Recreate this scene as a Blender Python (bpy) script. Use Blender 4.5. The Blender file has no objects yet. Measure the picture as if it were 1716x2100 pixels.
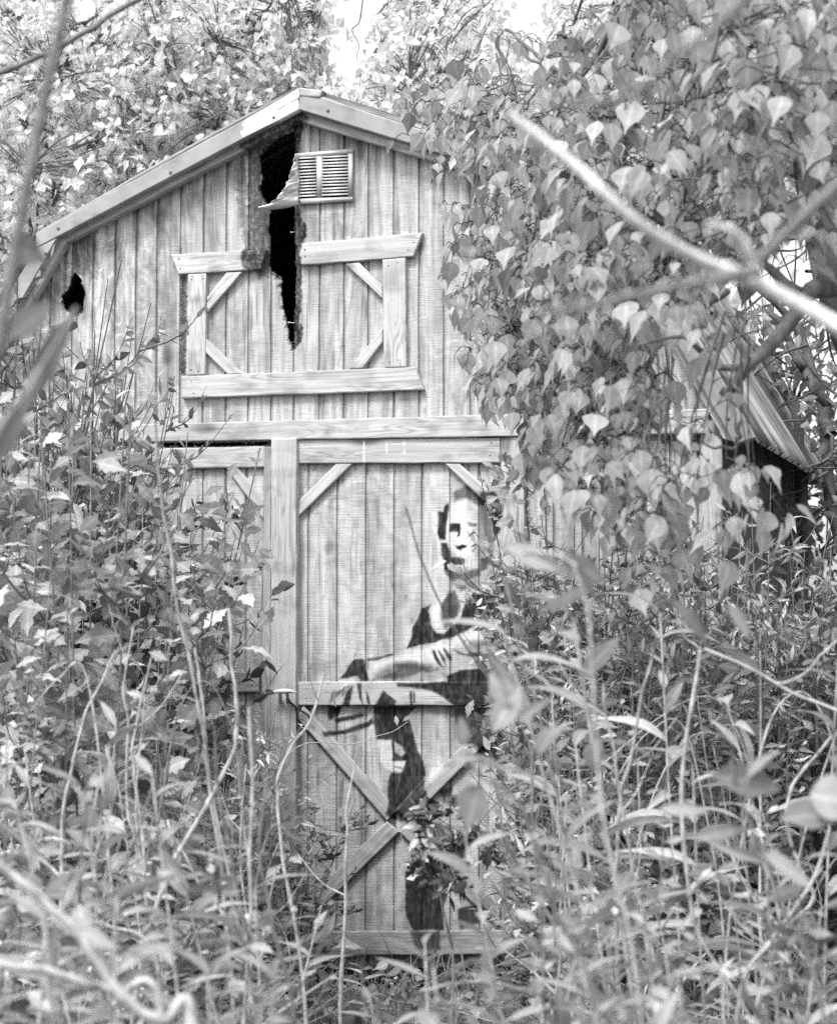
import bpy, math, random
import numpy as np
random.seed(7); rng = np.random.default_rng(11)
SC = bpy.context.scene; COL = SC.collection

# ------------------------------------------------------------------ camera
F = 5500.0; CX, CY = 858.0, 1050.0                     # focal length / centre in photograph pixels
TH, TI = math.radians(15.4), math.radians(4.16)
FW = np.array([-math.sin(TH)*math.cos(TI), math.cos(TH)*math.cos(TI), math.sin(TI)])
RT = np.array([math.cos(TH), math.sin(TH), 0.0]); UP = np.cross(RT, FW)
def ray(px, py): return FW + RT*((px-CX)/F) - UP*((py-CY)/F)
_r = ray(700, 1400)*9.5
CAM = np.array([0.0, -_r[1], 0.0])
def _hit(px, py, Y):
    r = ray(px, py); return CAM + r*((Y-CAM[1])/r[1])
CAM[0] = -_hit(612, 190, 0)[0]; CAM[2] = -_hit(700, 2010, 0)[2]
def W(px, py, Y=0.0): return _hit(px, py, Y)            # where the photograph's point lies on the wall plane y=Y
def P(px, py, d): return CAM + ray(px, py)*d            # a point d metres in front of the camera
def proj(V):
    q = np.asarray(V, float)-CAM; z = q@FW
    return CX+F*(q@RT)/z, CY-F*(q@UP)/z
cam = bpy.data.cameras.new('camera'); co = bpy.data.objects.new('camera', cam); COL.objects.link(co)
from mathutils import Matrix, Vector
co.matrix_world = Matrix([[RT[0], UP[0], -FW[0], CAM[0]], [RT[1], UP[1], -FW[1], CAM[1]], [RT[2], UP[2], -FW[2], CAM[2]], [0, 0, 0, 1]])
cam.sensor_fit = 'HORIZONTAL'; cam.sensor_width = 36; cam.lens = F/1716*36
cam.clip_start = .05; cam.clip_end = 500
cam.dof.use_dof = True; cam.dof.focus_distance = 9.0; cam.dof.aperture_fstop = cam.lens/1000/0.0145
SC.camera = co

# ------------------------------------------------------------------ light (black and white film: grey sky, neutral sun)
SUN_EL, SUN_AZ = math.radians(56), math.radians(200)    # azimuth clockwise from +Y
w = bpy.data.worlds.new('World'); SC.world = w; w.use_nodes = True
nt = w.node_tree; nt.nodes.clear()
sky = nt.nodes.new('ShaderNodeTexSky'); sky.sky_type = 'NISHITA'; sky.sun_disc = False
sky.sun_elevation = SUN_EL; sky.sun_rotation = SUN_AZ; sky.dust_density = 4; sky.air_density = 1.5
bw = nt.nodes.new('ShaderNodeRGBToBW'); bg = nt.nodes.new('ShaderNodeBackground'); wo = nt.nodes.new('ShaderNodeOutputWorld')
nt.links.new(sky.outputs[0], bw.inputs[0]); nt.links.new(bw.outputs[0], bg.inputs[0]); nt.links.new(bg.outputs[0], wo.inputs[0])
bg.inputs[1].default_value = 0.15
sl = bpy.data.lights.new('sun', 'SUN'); sl.energy = 1.7; sl.angle = math.radians(11)
so = bpy.data.objects.new('sun', sl); COL.objects.link(so)
sd = Vector((math.sin(SUN_AZ)*math.cos(SUN_EL), math.cos(SUN_AZ)*math.cos(SUN_EL), math.sin(SUN_EL)))
so.rotation_euler = sd.to_track_quat('Z', 'Y').to_euler()
vs = SC.view_settings; vs.view_transform = 'Standard'; vs.look = 'None'; vs.gamma = 1; vs.exposure = 1.3
SC.render.film_transparent = False
try:
    SC.cycles.use_denoising = False
    SC.cycles.max_bounces = 8; SC.cycles.transmission_bounces = 5; SC.cycles.diffuse_bounces = 4
except Exception: pass

# ------------------------------------------------------------------ node helpers
class NT:
    def __init__(s, name):
        s.m = bpy.data.materials.new(name); s.m.use_nodes = True; s.t = s.m.node_tree; s.t.nodes.clear()
    def n(s, typ, **k):
        o = s.t.nodes.new(typ)
        for a, b in k.items(): setattr(o, a, b)
        return o
    def put(s, inp, v):
        if isinstance(v, (int, float)): inp.default_value = v
        elif isinstance(v, tuple): inp.default_value = v
        else: s.t.links.new(v, inp)
    def math(s, op, a, b=0.0, c=None, clamp=False):
        o = s.n('ShaderNodeMath', operation=op, use_clamp=clamp); s.put(o.inputs[0], a); s.put(o.inputs[1], b)
        if c is not None: s.put(o.inputs[2], c)
        return o.outputs[0]
    def mix(s, f, a, b):
        o = s.n('ShaderNodeMix', data_type='FLOAT'); s.put(o.inputs[0], f); s.put(o.inputs[2], a); s.put(o.inputs[3], b)
        return o.outputs[0]
    def attr(s, name): return s.n('ShaderNodeAttribute', attribute_name=name).outputs['Fac']
    def coords(s, scale, off=None):
        tc = s.n('ShaderNodeTexCoord'); mp = s.n('ShaderNodeMapping'); mp.inputs['Scale'].default_value = scale
        s.t.links.new(tc.outputs['Object'], mp.inputs['Vector'])
        if off is not None:
            cb = s.n('ShaderNodeCombineXYZ'); 
            for i in range(3): s.put(cb.inputs[i], off)
            s.t.links.new(cb.outputs[0], mp.inputs['Location'])
        return mp.outputs[0]
    def noise(s, vec, scale=1.0, detail=4.0, rough=.55, dist=0.0):
        o = s.n('ShaderNodeTexNoise'); s.t.links.new(vec, o.inputs['Vector'])
        o.inputs['Scale'].default_value = scale; o.inputs['Detail'].default_value = detail
        o.inputs['Roughness'].default_value = rough; o.inputs['Distortion'].default_value = dist
        return o.outputs['Fac']
    def ramp(s, v, lo, hi, a=0.0, b=1.0, typ='SMOOTHSTEP'):
        o = s.n('ShaderNodeMapRange', interpolation_type=typ); s.put(o.inputs[0], v)
        for i, x in enumerate((lo, hi, a, b)): o.inputs[i+1].default_value = x
        return o.outputs[0]
    def grey(s, v):
        o = s.n('ShaderNodeCombineColor'); 
        for i in range(3): s.put(o.inputs[i], v)
        return o.outputs[0]
    def out(s, sh):
        o = s.n('ShaderNodeOutputMaterial'); s.t.links.new(sh, o.inputs[0]); return s.m
    def pbr(s, col, rough=.8, metal=0.0, spec=.3, bump=None, bs=.3, bd=.01):
        b = s.n('ShaderNodeBsdfPrincipled'); s.t.links.new(s.grey(col), b.inputs['Base Color'])
        s.put(b.inputs['Roughness'], rough); s.put(b.inputs['Metallic'], metal); s.put(b.inputs['Specular IOR Level'], spec)
        if bump is not None:
            u = s.n('ShaderNodeBump'); u.inputs['Strength'].default_value = bs; u.inputs['Distance'].default_value = bd
            s.t.links.new(bump, u.inputs['Height']); s.t.links.new(u.outputs[0], b.inputs['Normal'])
        return b.outputs[0]

def mat_wood(name, base, grain, saw=None, ring=None, saw_amt=.3, ringc=.88):
    """weathered wood: streaky grain, rough-sawn lines, growth rings; stains, painted shade, char and paint come as attributes"""
    t = NT(name)
    rnd = t.math('MULTIPLY', t.n('ShaderNodeObjectInfo').outputs['Random'], 37.0)
    g = t.noise(t.coords(grain, rnd), 1, 7, .62)
    g2 = t.noise(t.coords(tuple(v*.18 for v in grain), rnd), 1, 4, .6, .6)
    v = t.math('MULTIPLY', t.ramp(g, .3, .7, .82, 1.13, 'LINEAR'), t.ramp(g2, .3, .7, .86, 1.1, 'LINEAR'))
    rg = t.noise(t.coords(ring, rnd), 1, 2.0, .45, .5)
    rs = t.math('SINE', t.math('MULTIPLY', rg, 110.0))
    patchy = t.ramp(t.noise(t.coords((2.2, 2.2, 1.1), rnd), 1, 3), .42, .62, .25, 1.0)
    v = t.math('MULTIPLY', v, t.math('SUBTRACT', 1.04, t.math('MULTIPLY', patchy, t.ramp(rs, -.2, 1, 0, 1.04-ringc))))
    vo = t.n('ShaderNodeTexVoronoi'); t.t.links.new(t.coords(tuple(s_*.055 if s_ > 20 else s_*.45 for s_ in grain), rnd), vo.inputs['Vector']); vo.inputs['Scale'].default_value = 1.0; vo.inputs['Randomness'].default_value = 1.0
    v = t.math('MULTIPLY', v, t.ramp(vo.outputs['Distance'], .05, .13, .45, 1.0))
    h = g
    if saw:
        sw = t.noise(t.coords(saw), 1, 3, .7)
        on = t.ramp(t.noise(t.coords((3, 3, 5)), 1, 3), .35, .65, .35, 1.0)
        d = t.math('MULTIPLY', t.ramp(sw, .42, .62, 0, 1), t.math('MULTIPLY', on, saw_amt))
        v = t.math('MULTIPLY', v, t.math('SUBTRACT', 1.08, d))
        h = t.math('SUBTRACT', t.math('MULTIPLY', g, .6), t.math('MULTIPLY', sw, .8))
    v = t.math('MULTIPLY', t.math('MULTIPLY', v, base), t.attr('stain'))
    fine = t.noise(t.coords((55, 55, 38)), 1, 5, .75)
    char = t.math('MULTIPLY', t.ramp(fine, .42, .68, .004, .13), t.ramp(g, .3, .7, .5, 1.5))
    v = t.mix(t.attr('white'), v, .78)
    v = t.mix(t.attr('paint'), v, t.math('MULTIPLY', t.ramp(g, .3, .7, .008, .024), 1.0))
    v = t.mix(t.attr('burn'), v, char)
    h = t.math('ADD', h, t.math('MULTIPLY', t.math('MULTIPLY', fine, t.attr('burn')), 4.0))
    return t.out(t.pbr(v, .88, 0, .15, h, .55, .004))
M_SIDE = mat_wood('rough_sawn_siding', .40, (75, 75, 4.5), (16, 16, 260), (4.5, 4.5, .75), .30, .80)
M_DOOR = mat_wood('door_panel_siding', .44, (80, 80, 7), (10, 10, 250), (4.0, 4.0, .7), .32, .82)
M_BOARD = mat_wood('weathered_board', .42, (3.5, 75, 75), None, (.9, 14, 14), .3, .72)
def mat_metal(name, base):
    t = NT(name)
    n = t.noise(t.coords((9, 9, 9)), 1, 6, .6); f = t.noise(t.coords((300, 300, 300)), 1, 2)
    v = t.math('MULTIPLY', t.math('MULTIPLY', t.ramp(n, .3, .7, .85, 1.1), base), t.attr('stain'))
    v = t.math('MULTIPLY', v, t.ramp(f, .3, .7, .93, 1.07))
    v = t.mix(t.attr('white'), v, .85); v = t.mix(t.attr('paint'), v, .04)
    return t.out(t.pbr(v, t.ramp(n, .3, .7, .42, .62), .15, .4, n, .1, .004))
M_METAL = mat_metal('painted_sheet_metal', .27)
M_VENT = mat_metal('aluminium_vent', .42)
def mat_ribbed():
    t = NT('galvanised_roof_sheet')
    a = t.noise(t.coords((.8, 26, .8)), 1, 5, .7); n = t.noise(t.coords((5, 30, 5)), 1, 5, .6)
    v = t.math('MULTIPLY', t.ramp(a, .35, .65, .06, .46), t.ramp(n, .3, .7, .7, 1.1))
    return t.out(t.pbr(v, .5, .25, .4, n, .15, .004))
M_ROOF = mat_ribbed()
def mat_plain(name, base, var=.3, scale=12, rough=.85):
    t = NT(name); n = t.noise(t.coords((scale,)*3), 1, 6, .65)
    v = t.math('MULTIPLY', t.ramp(n, .3, .7, 1-var, 1+var), base)
    return t.out(t.pbr(v, rough, 0, .2, n, .4, .01))
M_DARK = mat_plain('dark_timber', .06)
M_NAIL = mat_plain('rusty_nail', .05)
M_SOIL = mat_plain('leaf_litter_soil', .09, .6, 30)
M_BLACKCORD = mat_plain('black_cord', .02)
M_PAPER = mat_plain('white_paper', .8, .08)
def mat_leaf(name, base, trans=.38, rough=.5, spec=.35, vein=.35, plantvar=False):
    t = NT(name)
    val = t.attr('val'); mid = t.attr('mid')
    n = t.noise(t.coords((60, 60, 60)), 1, 3)
    v = t.math('MULTIPLY', t.math('MULTIPLY', val, base), t.ramp(n, .3, .7, .9, 1.1))
    if plantvar: v = t.math('MULTIPLY', v, t.ramp(t.n('ShaderNodeObjectInfo').outputs['Random'], 0, 1, .55, 1.25, 'LINEAR'))
    v = t.math('MULTIPLY', v, t.ramp(mid, .86, .97, 1.0, 1.0+vein))
    col = t.grey(v)
    b = t.pbr(v, rough, 0, spec)
    tr = t.n('ShaderNodeBsdfTranslucent'); t.t.links.new(t.grey(t.math('MULTIPLY', v, 1.15)), tr.inputs[0])
    mx = t.n('ShaderNodeMixShader'); mx.inputs[0].default_value = trans
    t.t.links.new(b, mx.inputs[1]); t.t.links.new(tr.outputs[0], mx.inputs[2])
    return t.out(mx.outputs[0])
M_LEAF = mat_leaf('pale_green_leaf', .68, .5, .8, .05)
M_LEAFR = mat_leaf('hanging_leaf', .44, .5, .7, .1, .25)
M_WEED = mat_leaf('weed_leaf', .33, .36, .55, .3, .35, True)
M_WEEDD = mat_leaf('dark_shrub_leaf', .155, .3, .45, .4, .35, True)
M_LANCE = mat_leaf('lance_leaf', .35, .4, .5, .35, .35, True)
M_DEAD = mat_leaf('dark_dead_leaf', .05, .1)
def mat_bark(name, base, sc=(30, 30, 6)):
    t = NT(name); n = t.noise(t.coords(sc), 1, 6, .65)
    v = t.math('MULTIPLY', t.ramp(n, .3, .7, .55, 1.3), base)
    return t.out(t.pbr(v, .85, 0, .2, n, .6, .006))
M_BARK = mat_bark('grey_bark', .12); M_PALE = mat_bark('pale_bare_wood', .72, (20, 20, 20)); M_STEM = mat_bark('straw_stem', .38, (60, 60, 30))
M_DSTEM = mat_bark('dark_stem', .09, (60, 60, 30)); M_MIDB = mat_bark('mid_grey_stem', .17, (40, 40, 40))

# ------------------------------------------------------------------ objects
def tag(o, label=None, cat=None, group=None, kind=None):
    if label: o['label'] = label
    if cat: o['category'] = cat
    if group: o['group'] = group
    if kind: o['kind'] = kind
    return o
def empty(name, loc, label, cat, group=None):
    o = bpy.data.objects.new(name, None); COL.objects.link(o); o.location = loc; o.empty_display_size = .1
    return tag(o, label, cat, group)
class Geo:
    """collects quads with per-vertex attributes and links them as ONE mesh"""
    def __init__(s): s.v = []; s.f = []; s.a = []; s.n = 0
    def add(s, v, f, **at):
        v = np.asarray(v, float); f = np.asarray(f, int)
        s.v.append(v); s.f.append(f+s.n); s.n += len(v)
        s.a.append({k: np.broadcast_to(np.asarray(x, float), (len(v),)) for k, x in at.items()})
    def build(s, name, mat, parent=None, smooth=False, defaults=None, loc=None):
        V = np.concatenate(s.v); Q = np.concatenate(s.f)
        if loc is not None: V = V-np.asarray(loc)
        me = bpy.data.meshes.new(name); me.vertices.add(len(V)); me.vertices.foreach_set('co', V.astype(np.float32).ravel())
        me.loops.add(Q.size); me.loops.foreach_set('vertex_index', Q.astype(np.int32).ravel())
        me.polygons.add(len(Q)); me.polygons.foreach_set('loop_start', (np.arange(len(Q))*4).astype(np.int32))
        keys = set(k for a in s.a for k in a)
        dd = {'val': 1.0, 'mid': 0.0, 'stain': 1.0}; dd.update(defaults or {})
        for k in keys:
            arr = np.concatenate([a[k] if k in a else np.full(len(v), dd.get(k, 0.0)) for a, v in zip(s.a, s.v)])
            me.attributes.new(k, 'FLOAT', 'POINT').data.foreach_set('value', arr.astype(np.float32))
        me.update(calc_edges=True); me.validate()
        if smooth: me.polygons.foreach_set('use_smooth', [True]*len(me.polygons))
        me.materials.append(mat)
        o = bpy.data.objects.new(name, me); COL.objects.link(o); o.parent = parent
        if loc is not None: o.location = loc
        return o
def copy_tree(o, parent=None):
    c = o.copy(); COL.objects.link(c); c.parent = parent
    for ch in list(o.children): copy_tree(ch, c)
    return c

def grid_faces(nr, nc):
    i = np.arange(nr-1)[:, None]*nc+np.arange(nc-1)[None, :]
    return np.stack([i, i+1, i+1+nc, i+nc], -1).reshape(-1, 4)
def tube(pts, rad, sides=6):
    pts = np.asarray(pts, float); n = len(pts); rad = np.broadcast_to(np.asarray(rad, float), (n,))
    tg = np.gradient(pts, axis=0); tg /= np.linalg.norm(tg, axis=1)[:, None]+1e-9
    ref = np.array([0, 0, 1.0]) if abs(tg[:, 2]).mean() < .8 else np.array([1.0, 0, 0])
    a = np.cross(tg, ref); a /= np.linalg.norm(a, axis=1)[:, None]+1e-9; b = np.cross(tg, a)
    th = np.linspace(0, 2*np.pi, sides, endpoint=False)
    V = (pts[:, None]+rad[:, None, None]*(np.cos(th)[None, :, None]*a[:, None]+np.sin(th)[None, :, None]*b[:, None])).reshape(-1, 3)
    i = np.arange(n-1)[:, None]*sides; j = np.arange(sides)[None, :]; k = (j+1) % sides
    Fc = np.stack([i+j, i+k, i+sides+k, i+sides+j], -1).reshape(-1, 4)
    return V, Fc
def spline(pts, n=24):
    """Catmull-Rom through the points"""
    p = np.asarray(pts, float); p = np.vstack([2*p[0]-p[1], p, 2*p[-1]-p[-2]])
    t = np.linspace(0, len(p)-3-1e-6, n); i = t.astype(int); u = (t-i)[:, None]
    p0, p1, p2, p3 = p[i], p[i+1], p[i+2], p[i+3]
    return .5*((2*p1)+(-p0+p2)*u+(2*p0-5*p1+4*p2-p3)*u**2+(-p0+3*p1-3*p2+p3)*u**3)
def wob(pts, amp):
    p = np.asarray(pts, float); n = len(p)
    k = rng.normal(0, amp, (max(3, n//3)+1, 3)); x = np.linspace(0, len(k)-1, n)
    return p+np.stack([np.interp(x, np.arange(len(k)), k[:, c]) for c in range(3)], 1)

# value noise
_tab = rng.random((256, 256))
def vnoise(x, y):
    xi = np.floor(x).astype(int); yi = np.floor(y).astype(int); u = x-xi; v = y-yi; u = u*u*(3-2*u); v = v*v*(3-2*v)
    g = lambda a, b: _tab[a & 255, b & 255]
    return (g(xi, yi)*(1-u)+g(xi+1, yi)*u)*(1-v)+(g(xi, yi+1)*(1-u)+g(xi+1, yi+1)*u)*v
def fbm(x, y, o=4):
    s = 0; a = .5
    for k in range(o): s = s+a*vnoise(x*2**k+k*17.3, y*2**k+k*9.1); a *= .5
    return s/(1-.5**o)
def sdf(poly, x, y):
    """signed distance in photograph pixels, negative inside"""
    p = np.asarray(poly, float); d = np.full(x.shape, 1e9); ins = np.zeros(x.shape, bool)
    for (ax, ay), (bx, by) in zip(p, np.roll(p, -1, 0)):
        ex, ey = bx-ax, by-ay; t = np.clip(((x-ax)*ex+(y-ay)*ey)/(ex*ex+ey*ey+1e-9), 0, 1)
        d = np.minimum(d, np.hypot(x-ax-t*ex, y-ay-t*ey))
        c = ((ay > y) != (by > y)); 
        with np.errstate(divide='ignore', invalid='ignore'): c &= x < (bx-ax)*(y-ay)/((by-ay)+1e-12)+ax
        ins ^= c
    return np.where(ins, -d, d)
def inside(poly, x, y): return sdf(poly, np.atleast_1d(np.asarray(x, float)), np.atleast_1d(np.asarray(y, float))) < 0

# ------------------------------------------------------------------ marks on the front wall, in photograph pixels
HOLE = [(606,267),(585,275),(562,288),(548,300),(541,308),(532,320),(534,340),(537,360),(535,385),(540,405),(551,420),(556,432),(552,445),(550,470),(555,500),(551,530),(555,552),(567,563),(578,570),(577,600),(582,630),(590,665),(593,700),(600,710),(606,690),(603,660),(606,620),(607,560),(606,500),(603,450),(604,425),(606,350)]
HOLE2 = [(153,558),(166,574),(174,600),(170,636),(152,646),(131,632),(125,606),(140,594),(147,572)]
Z7 = lambda L: [(580+x/3.3, 950+y/3.3) for x, y in L]
Z8 = lambda L: [(580+x/3.3, 1380+y/3.3) for x, y in L]
MURAL = [ # (polygon, darkness, edge softness px)
 (Z7([(1270,300),(1400,330),(1410,600),(1330,660),(1280,620),(1300,450)]), .42, 12), (Z7([(1150,700),(1330,740),(1310,860),(1180,850)]), .5, 9),
 (Z7([(610,1430),(760,1365),(1000,1400),(1100,1375),(1110,1450),(760,1478)]), .5, 10), (Z7([(1150,1230),(1480,1150),(1560,1250),(1450,1400),(1200,1390)]), .28, 14),
 (Z8([(900,228),(1160,228),(1200,420),(1050,560),(940,480)]), .3, 14), (Z7([(1330,190),(1440,190),(1490,300),(1480,430),(1430,520),(1400,330),(1330,270)]), 1, 4),
 (Z7([(1330,930),(1480,860),(1640,900),(1660,1200),(1600,1320),(1500,1200),(1420,1060)]), .9, 6),
 (Z7([(1120,265),(1095,290),(1085,330),(1050,330),(1055,370),(1045,470),(1060,515),(1100,520),(1105,440),(1110,380),(1125,300)]), 1, 2),
 (Z7([(1070,540),(1110,540),(1130,600),(1130,680),(1120,730),(1090,725),(1085,650),(1072,600)]), 1, 2),
 (Z7([(1150,200),(1240,150),(1330,200),(1400,190),(1450,250),(1430,300),(1400,330),(1420,450),(1420,560),(1390,600),(1370,500),(1340,400),(1330,290),(1240,230),(1160,260)]), .75, 5),
 (Z7([(1125,420),(1140,405),(1200,405),(1207,440),(1195,490),(1175,502),(1185,470),(1150,462),(1125,465)]), 1, 1.5),
 (Z7([(1250,400),(1320,405),(1310,428),(1260,426)]), .8, 3),
 (Z7([(1160,555),(1190,560),(1215,550),(1245,555),(1240,575),(1210,580),(1205,590),(1180,580)]), 1, 1.5),
 (Z7([(1130,640),(1180,635),(1230,650),(1225,685),(1160,690),(1135,670)]), .95, 2.5),
 (Z7([(1095,700),(1170,740),(1250,730),(1330,715),(1335,760),(1260,790),(1240,850),(1200,870),(1150,800),(1100,740)]), .85, 5),
 (Z7([(1330,640),(1400,630),(1380,720),(1330,740)]), .9, 4),
 (Z7([(1005,955),(940,985),(910,1060),(880,1110),(870,1180),(835,1255),(930,1230),(1030,1215),(1100,1180),(1090,1155),(1040,1150),(1005,1100),(985,1000)]), 1, 2),
 (Z7([(1120,880),(1075,950),(1070,1060),(1100,1120),(1180,1040),(1200,960),(1160,860)]), .9, 6),
 (Z7([(1310,850),(1230,950),(1200,1050),(1130,1120),(1040,1200),(1150,1180),(1330,1085),(1400,1050),(1480,1000),(1590,850),(1500,820),(1400,830)]), 1, 3),
 (Z7([(570,1325),(640,1315),(740,1288),(750,1300),(640,1332),(580,1337)]), .9, 2),
 (Z7([(480,1330),(545,1325),(555,1345),(560,1400),(590,1475),(530,1478),(500,1440),(440,1455),(380,1462),(420,1420),(450,1370)]), 1, 2.5),
 (Z7([(770,1352),(900,1350),(1000,1390),(1080,1390),(1000,1432),(940,1410),(880,1440),(770,1462),(650,1465),(600,1472),(690,1425),(765,1400)]), .85, 7),
 (Z7([(1005,1255),(1025,1320),(1060,1370),(1085,1382),(1050,1320),(1030,1270)]), 1, 2),
 (Z7([(1045,1260),(1075,1330),(1105,1372),(1095,1320),(1060,1270)]), 1, 2),
 (Z7([(1085,1245),(1140,1310),(1145,1345),(1115,1320),(1090,1275)]), 1, 2),
 (Z7([(1150,1260),(1230,1290),(1330,1280),(1420,1300),(1330,1315),(1200,1298)]), .95, 3),
 (Z7([(1110,1440),(1200,1400),(1330,1390),(1460,1400),(1540,1430),(1530,1310),(1625,1300),(1625,1500),(1560,1600),(1400,1640),(1160,1642),(1080,1580),(1000,1540),(900,1522),(770,1512),(770,1488),(940,1488),(1110,1478)]), 1, 3),
 (Z7([(1330,1200),(1480,1205),(1500,1240),(1340,1235)]), .7, 6),
 (Z7([(330,1560),(470,1490),(400,1560),(340,1600),(310,1642)]), .8, 4),
 (Z7([(425,1550),(475,1500),(465,1570),(450,1642),(400,1642)]), 1, 2),
 (Z7([(500,1490),(530,1488),(532,1580),(545,1642),(520,1600)]), 1, 2),
 (Z7([(560,1530),(580,1580),(595,1632),(575,1635)]), 1, 2),
 (Z7([(680,1535),(700,1560),(770,1610),(760,1642),(620,1642),(650,1590)]), 1, 2),
 (Z7([(858,1550),(874,1545),(878,1642),(862,1642)]), 1, 2), (Z7([(882,1550),(892,1548),(896,1620),(886,1620)]), 1, 2),
 (Z8([(310,228),(400,228),(380,290),(320,320),(300,290)]), 1, 3),
 (Z8([(340,312),(540,272),(560,285),(545,298),(360,342)]), 1, 3),
 (Z8([(400,390),(570,335),(605,300),(612,340),(570,372),(430,412),(280,432),(262,402)]), 1, 3),
 (Z8([(620,228),(900,228),(850,290),(880,400),(910,520),(950,600),(965,700),(900,780),(760,935),(770,1000),(690,962),(715,900),(710,780),(728,672),(800,680),(820,650),(745,640),(700,600),(640,480),(612,330)]), 1, 3),
 (Z8([(940,228),(1000,300),(1150,330),(1150,228)]), .5, 12),
 (Z8([(1150,230),(1400,230),(1470,300),(1500,480),(1380,520),(1240,490),(1200,400),(1150,300)]), .95, 7),
 (Z8([(1300,480),(1500,420),(1560,560),(1500,640),(1330,560)]), 1, 3),
 (Z8([(960,715),(880,800),(770,930),(790,1010),(900,960),(1000,1000),(1060,880),(950,830)]), .95, 3),
 (Z8([(1060,800),(1130,780),(1140,900),(1080,880)]), .9, 6),
 (Z8([(980,1000),(1130,1040),(1060,1200),(950,1130)]), .8, 5),
 (Z8([(830,1340),(1080,1340),(1130,1460),(1080,1600),(1090,1742),(880,1742),(830,1640)]), 1, 2.5),
 (Z8([(1180,1600),(1350,1560),(1420,1660),(1200,1742)]), .95, 4),
 (Z8([(860,1750),(1060,1750),(1060,1870),(900,1880)]), .9, 5),
 (Z8([(640,455),(735,455),(742,560),(735,600),(830,600),(815,640),(740,632),(800,668),(700,655),(655,600),(630,520)]), 0, 2.5),
 (Z8([(752,470),(800,500),(825,545),(800,565),(760,535)]), 0, 3),
 (Z8([(870,300),(960,240),(1100,320),(1180,420),(1060,520),(950,470)]), .12, 10),
]
WHITE = [(Z7([(600,1345),(760,1310),(950,1250),(1150,1200),(1330,1110),(1450,1060),(1500,1150),(1330,1200),(1200,1240),(1000,1340),(760,1345),(640,1400),(600,1440)]), .42, 14),
 (Z7([(1130,280),(1240,240),(1320,300),(1325,500),(1300,640),(1180,630),(1120,560),(1115,420)]), .40, 8), (Z7([(800,1400),(1100,1395),(1060,1440),(830,1470)]), .3, 8), (Z7([(340,1560),(420,1490),(490,1470),(470,1500),(380,1550),(330,1600)]), .4, 5),
 (Z7([(1005,1000),(1100,880),(1120,880),(1070,960),(1060,1100),(1030,1120)]), .4, 5), (Z8([(640,455),(735,455),(742,560),(830,600),(815,640),(800,668),(700,655),(655,600)]), .35, 4), (Z8([(1010,640),(1120,640),(1010,760),(980,720)]), .3, 5), (Z8([(640,1100),(700,1080),(720,1200),(660,1220)]), .1, 8),
 ([(744,903),(747,903),(748,957),(745,957)], .5, 1), ([(790,905),(794,905),(794,932),(790,932)], .45, 1), ([(800,904),(806,904),(806,908),(786,908)], .4, 1), ([(827,905),(830,905),(830,930),(827,930)], .4, 1),
 ([(612,183),(613,226),(560,252),(516,272),(498,279),(493,270),(503,262),(497,255),(510,240)], .9, 1.5)]
BURN_GAP = [(HOLE, 1, 8), (HOLE2, 1, 3),
 ([(603,248),(618,246),(622,262),(613,290),(611,330),(603,340),(600,300)], 1, 3),
 ([(604,415),(612,420),(616,445),(625,460),(627,478),(618,498),(613,520),(618,560),(616,620),(612,660),(619,672),(616,700),(604,712),(596,700),(600,560)], .95, 3),
 ([(512,310),(545,290),(560,280),(556,560),(530,565),(512,520)], .78, 7),
 ([(484,340),(500,330),(508,480),(505,520),(498,460),(488,400)], .6, 6),
 ([(512,512),(545,508),(548,535),(533,553),(500,552),(497,530),(499,512)], .9, 4),
 ([(490,290),(612,232),(614,258),(540,290),(500,312)], .88, 6),
 ([(612,226),(626,232),(634,243),(622,250),(606,250)], .9, 4),
 ([(371,568),(383,566),(380,768),(370,768)], .85, 2),  # gap beside the hay door stile, its darkness painted on
 ([(152,500),(165,530),(172,560),(160,556),(150,540)], .6, 5)]
def eave_y(x): return np.where(x < 612, 250+(612-x)*.515, 250+(x-612)*.31)
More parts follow.
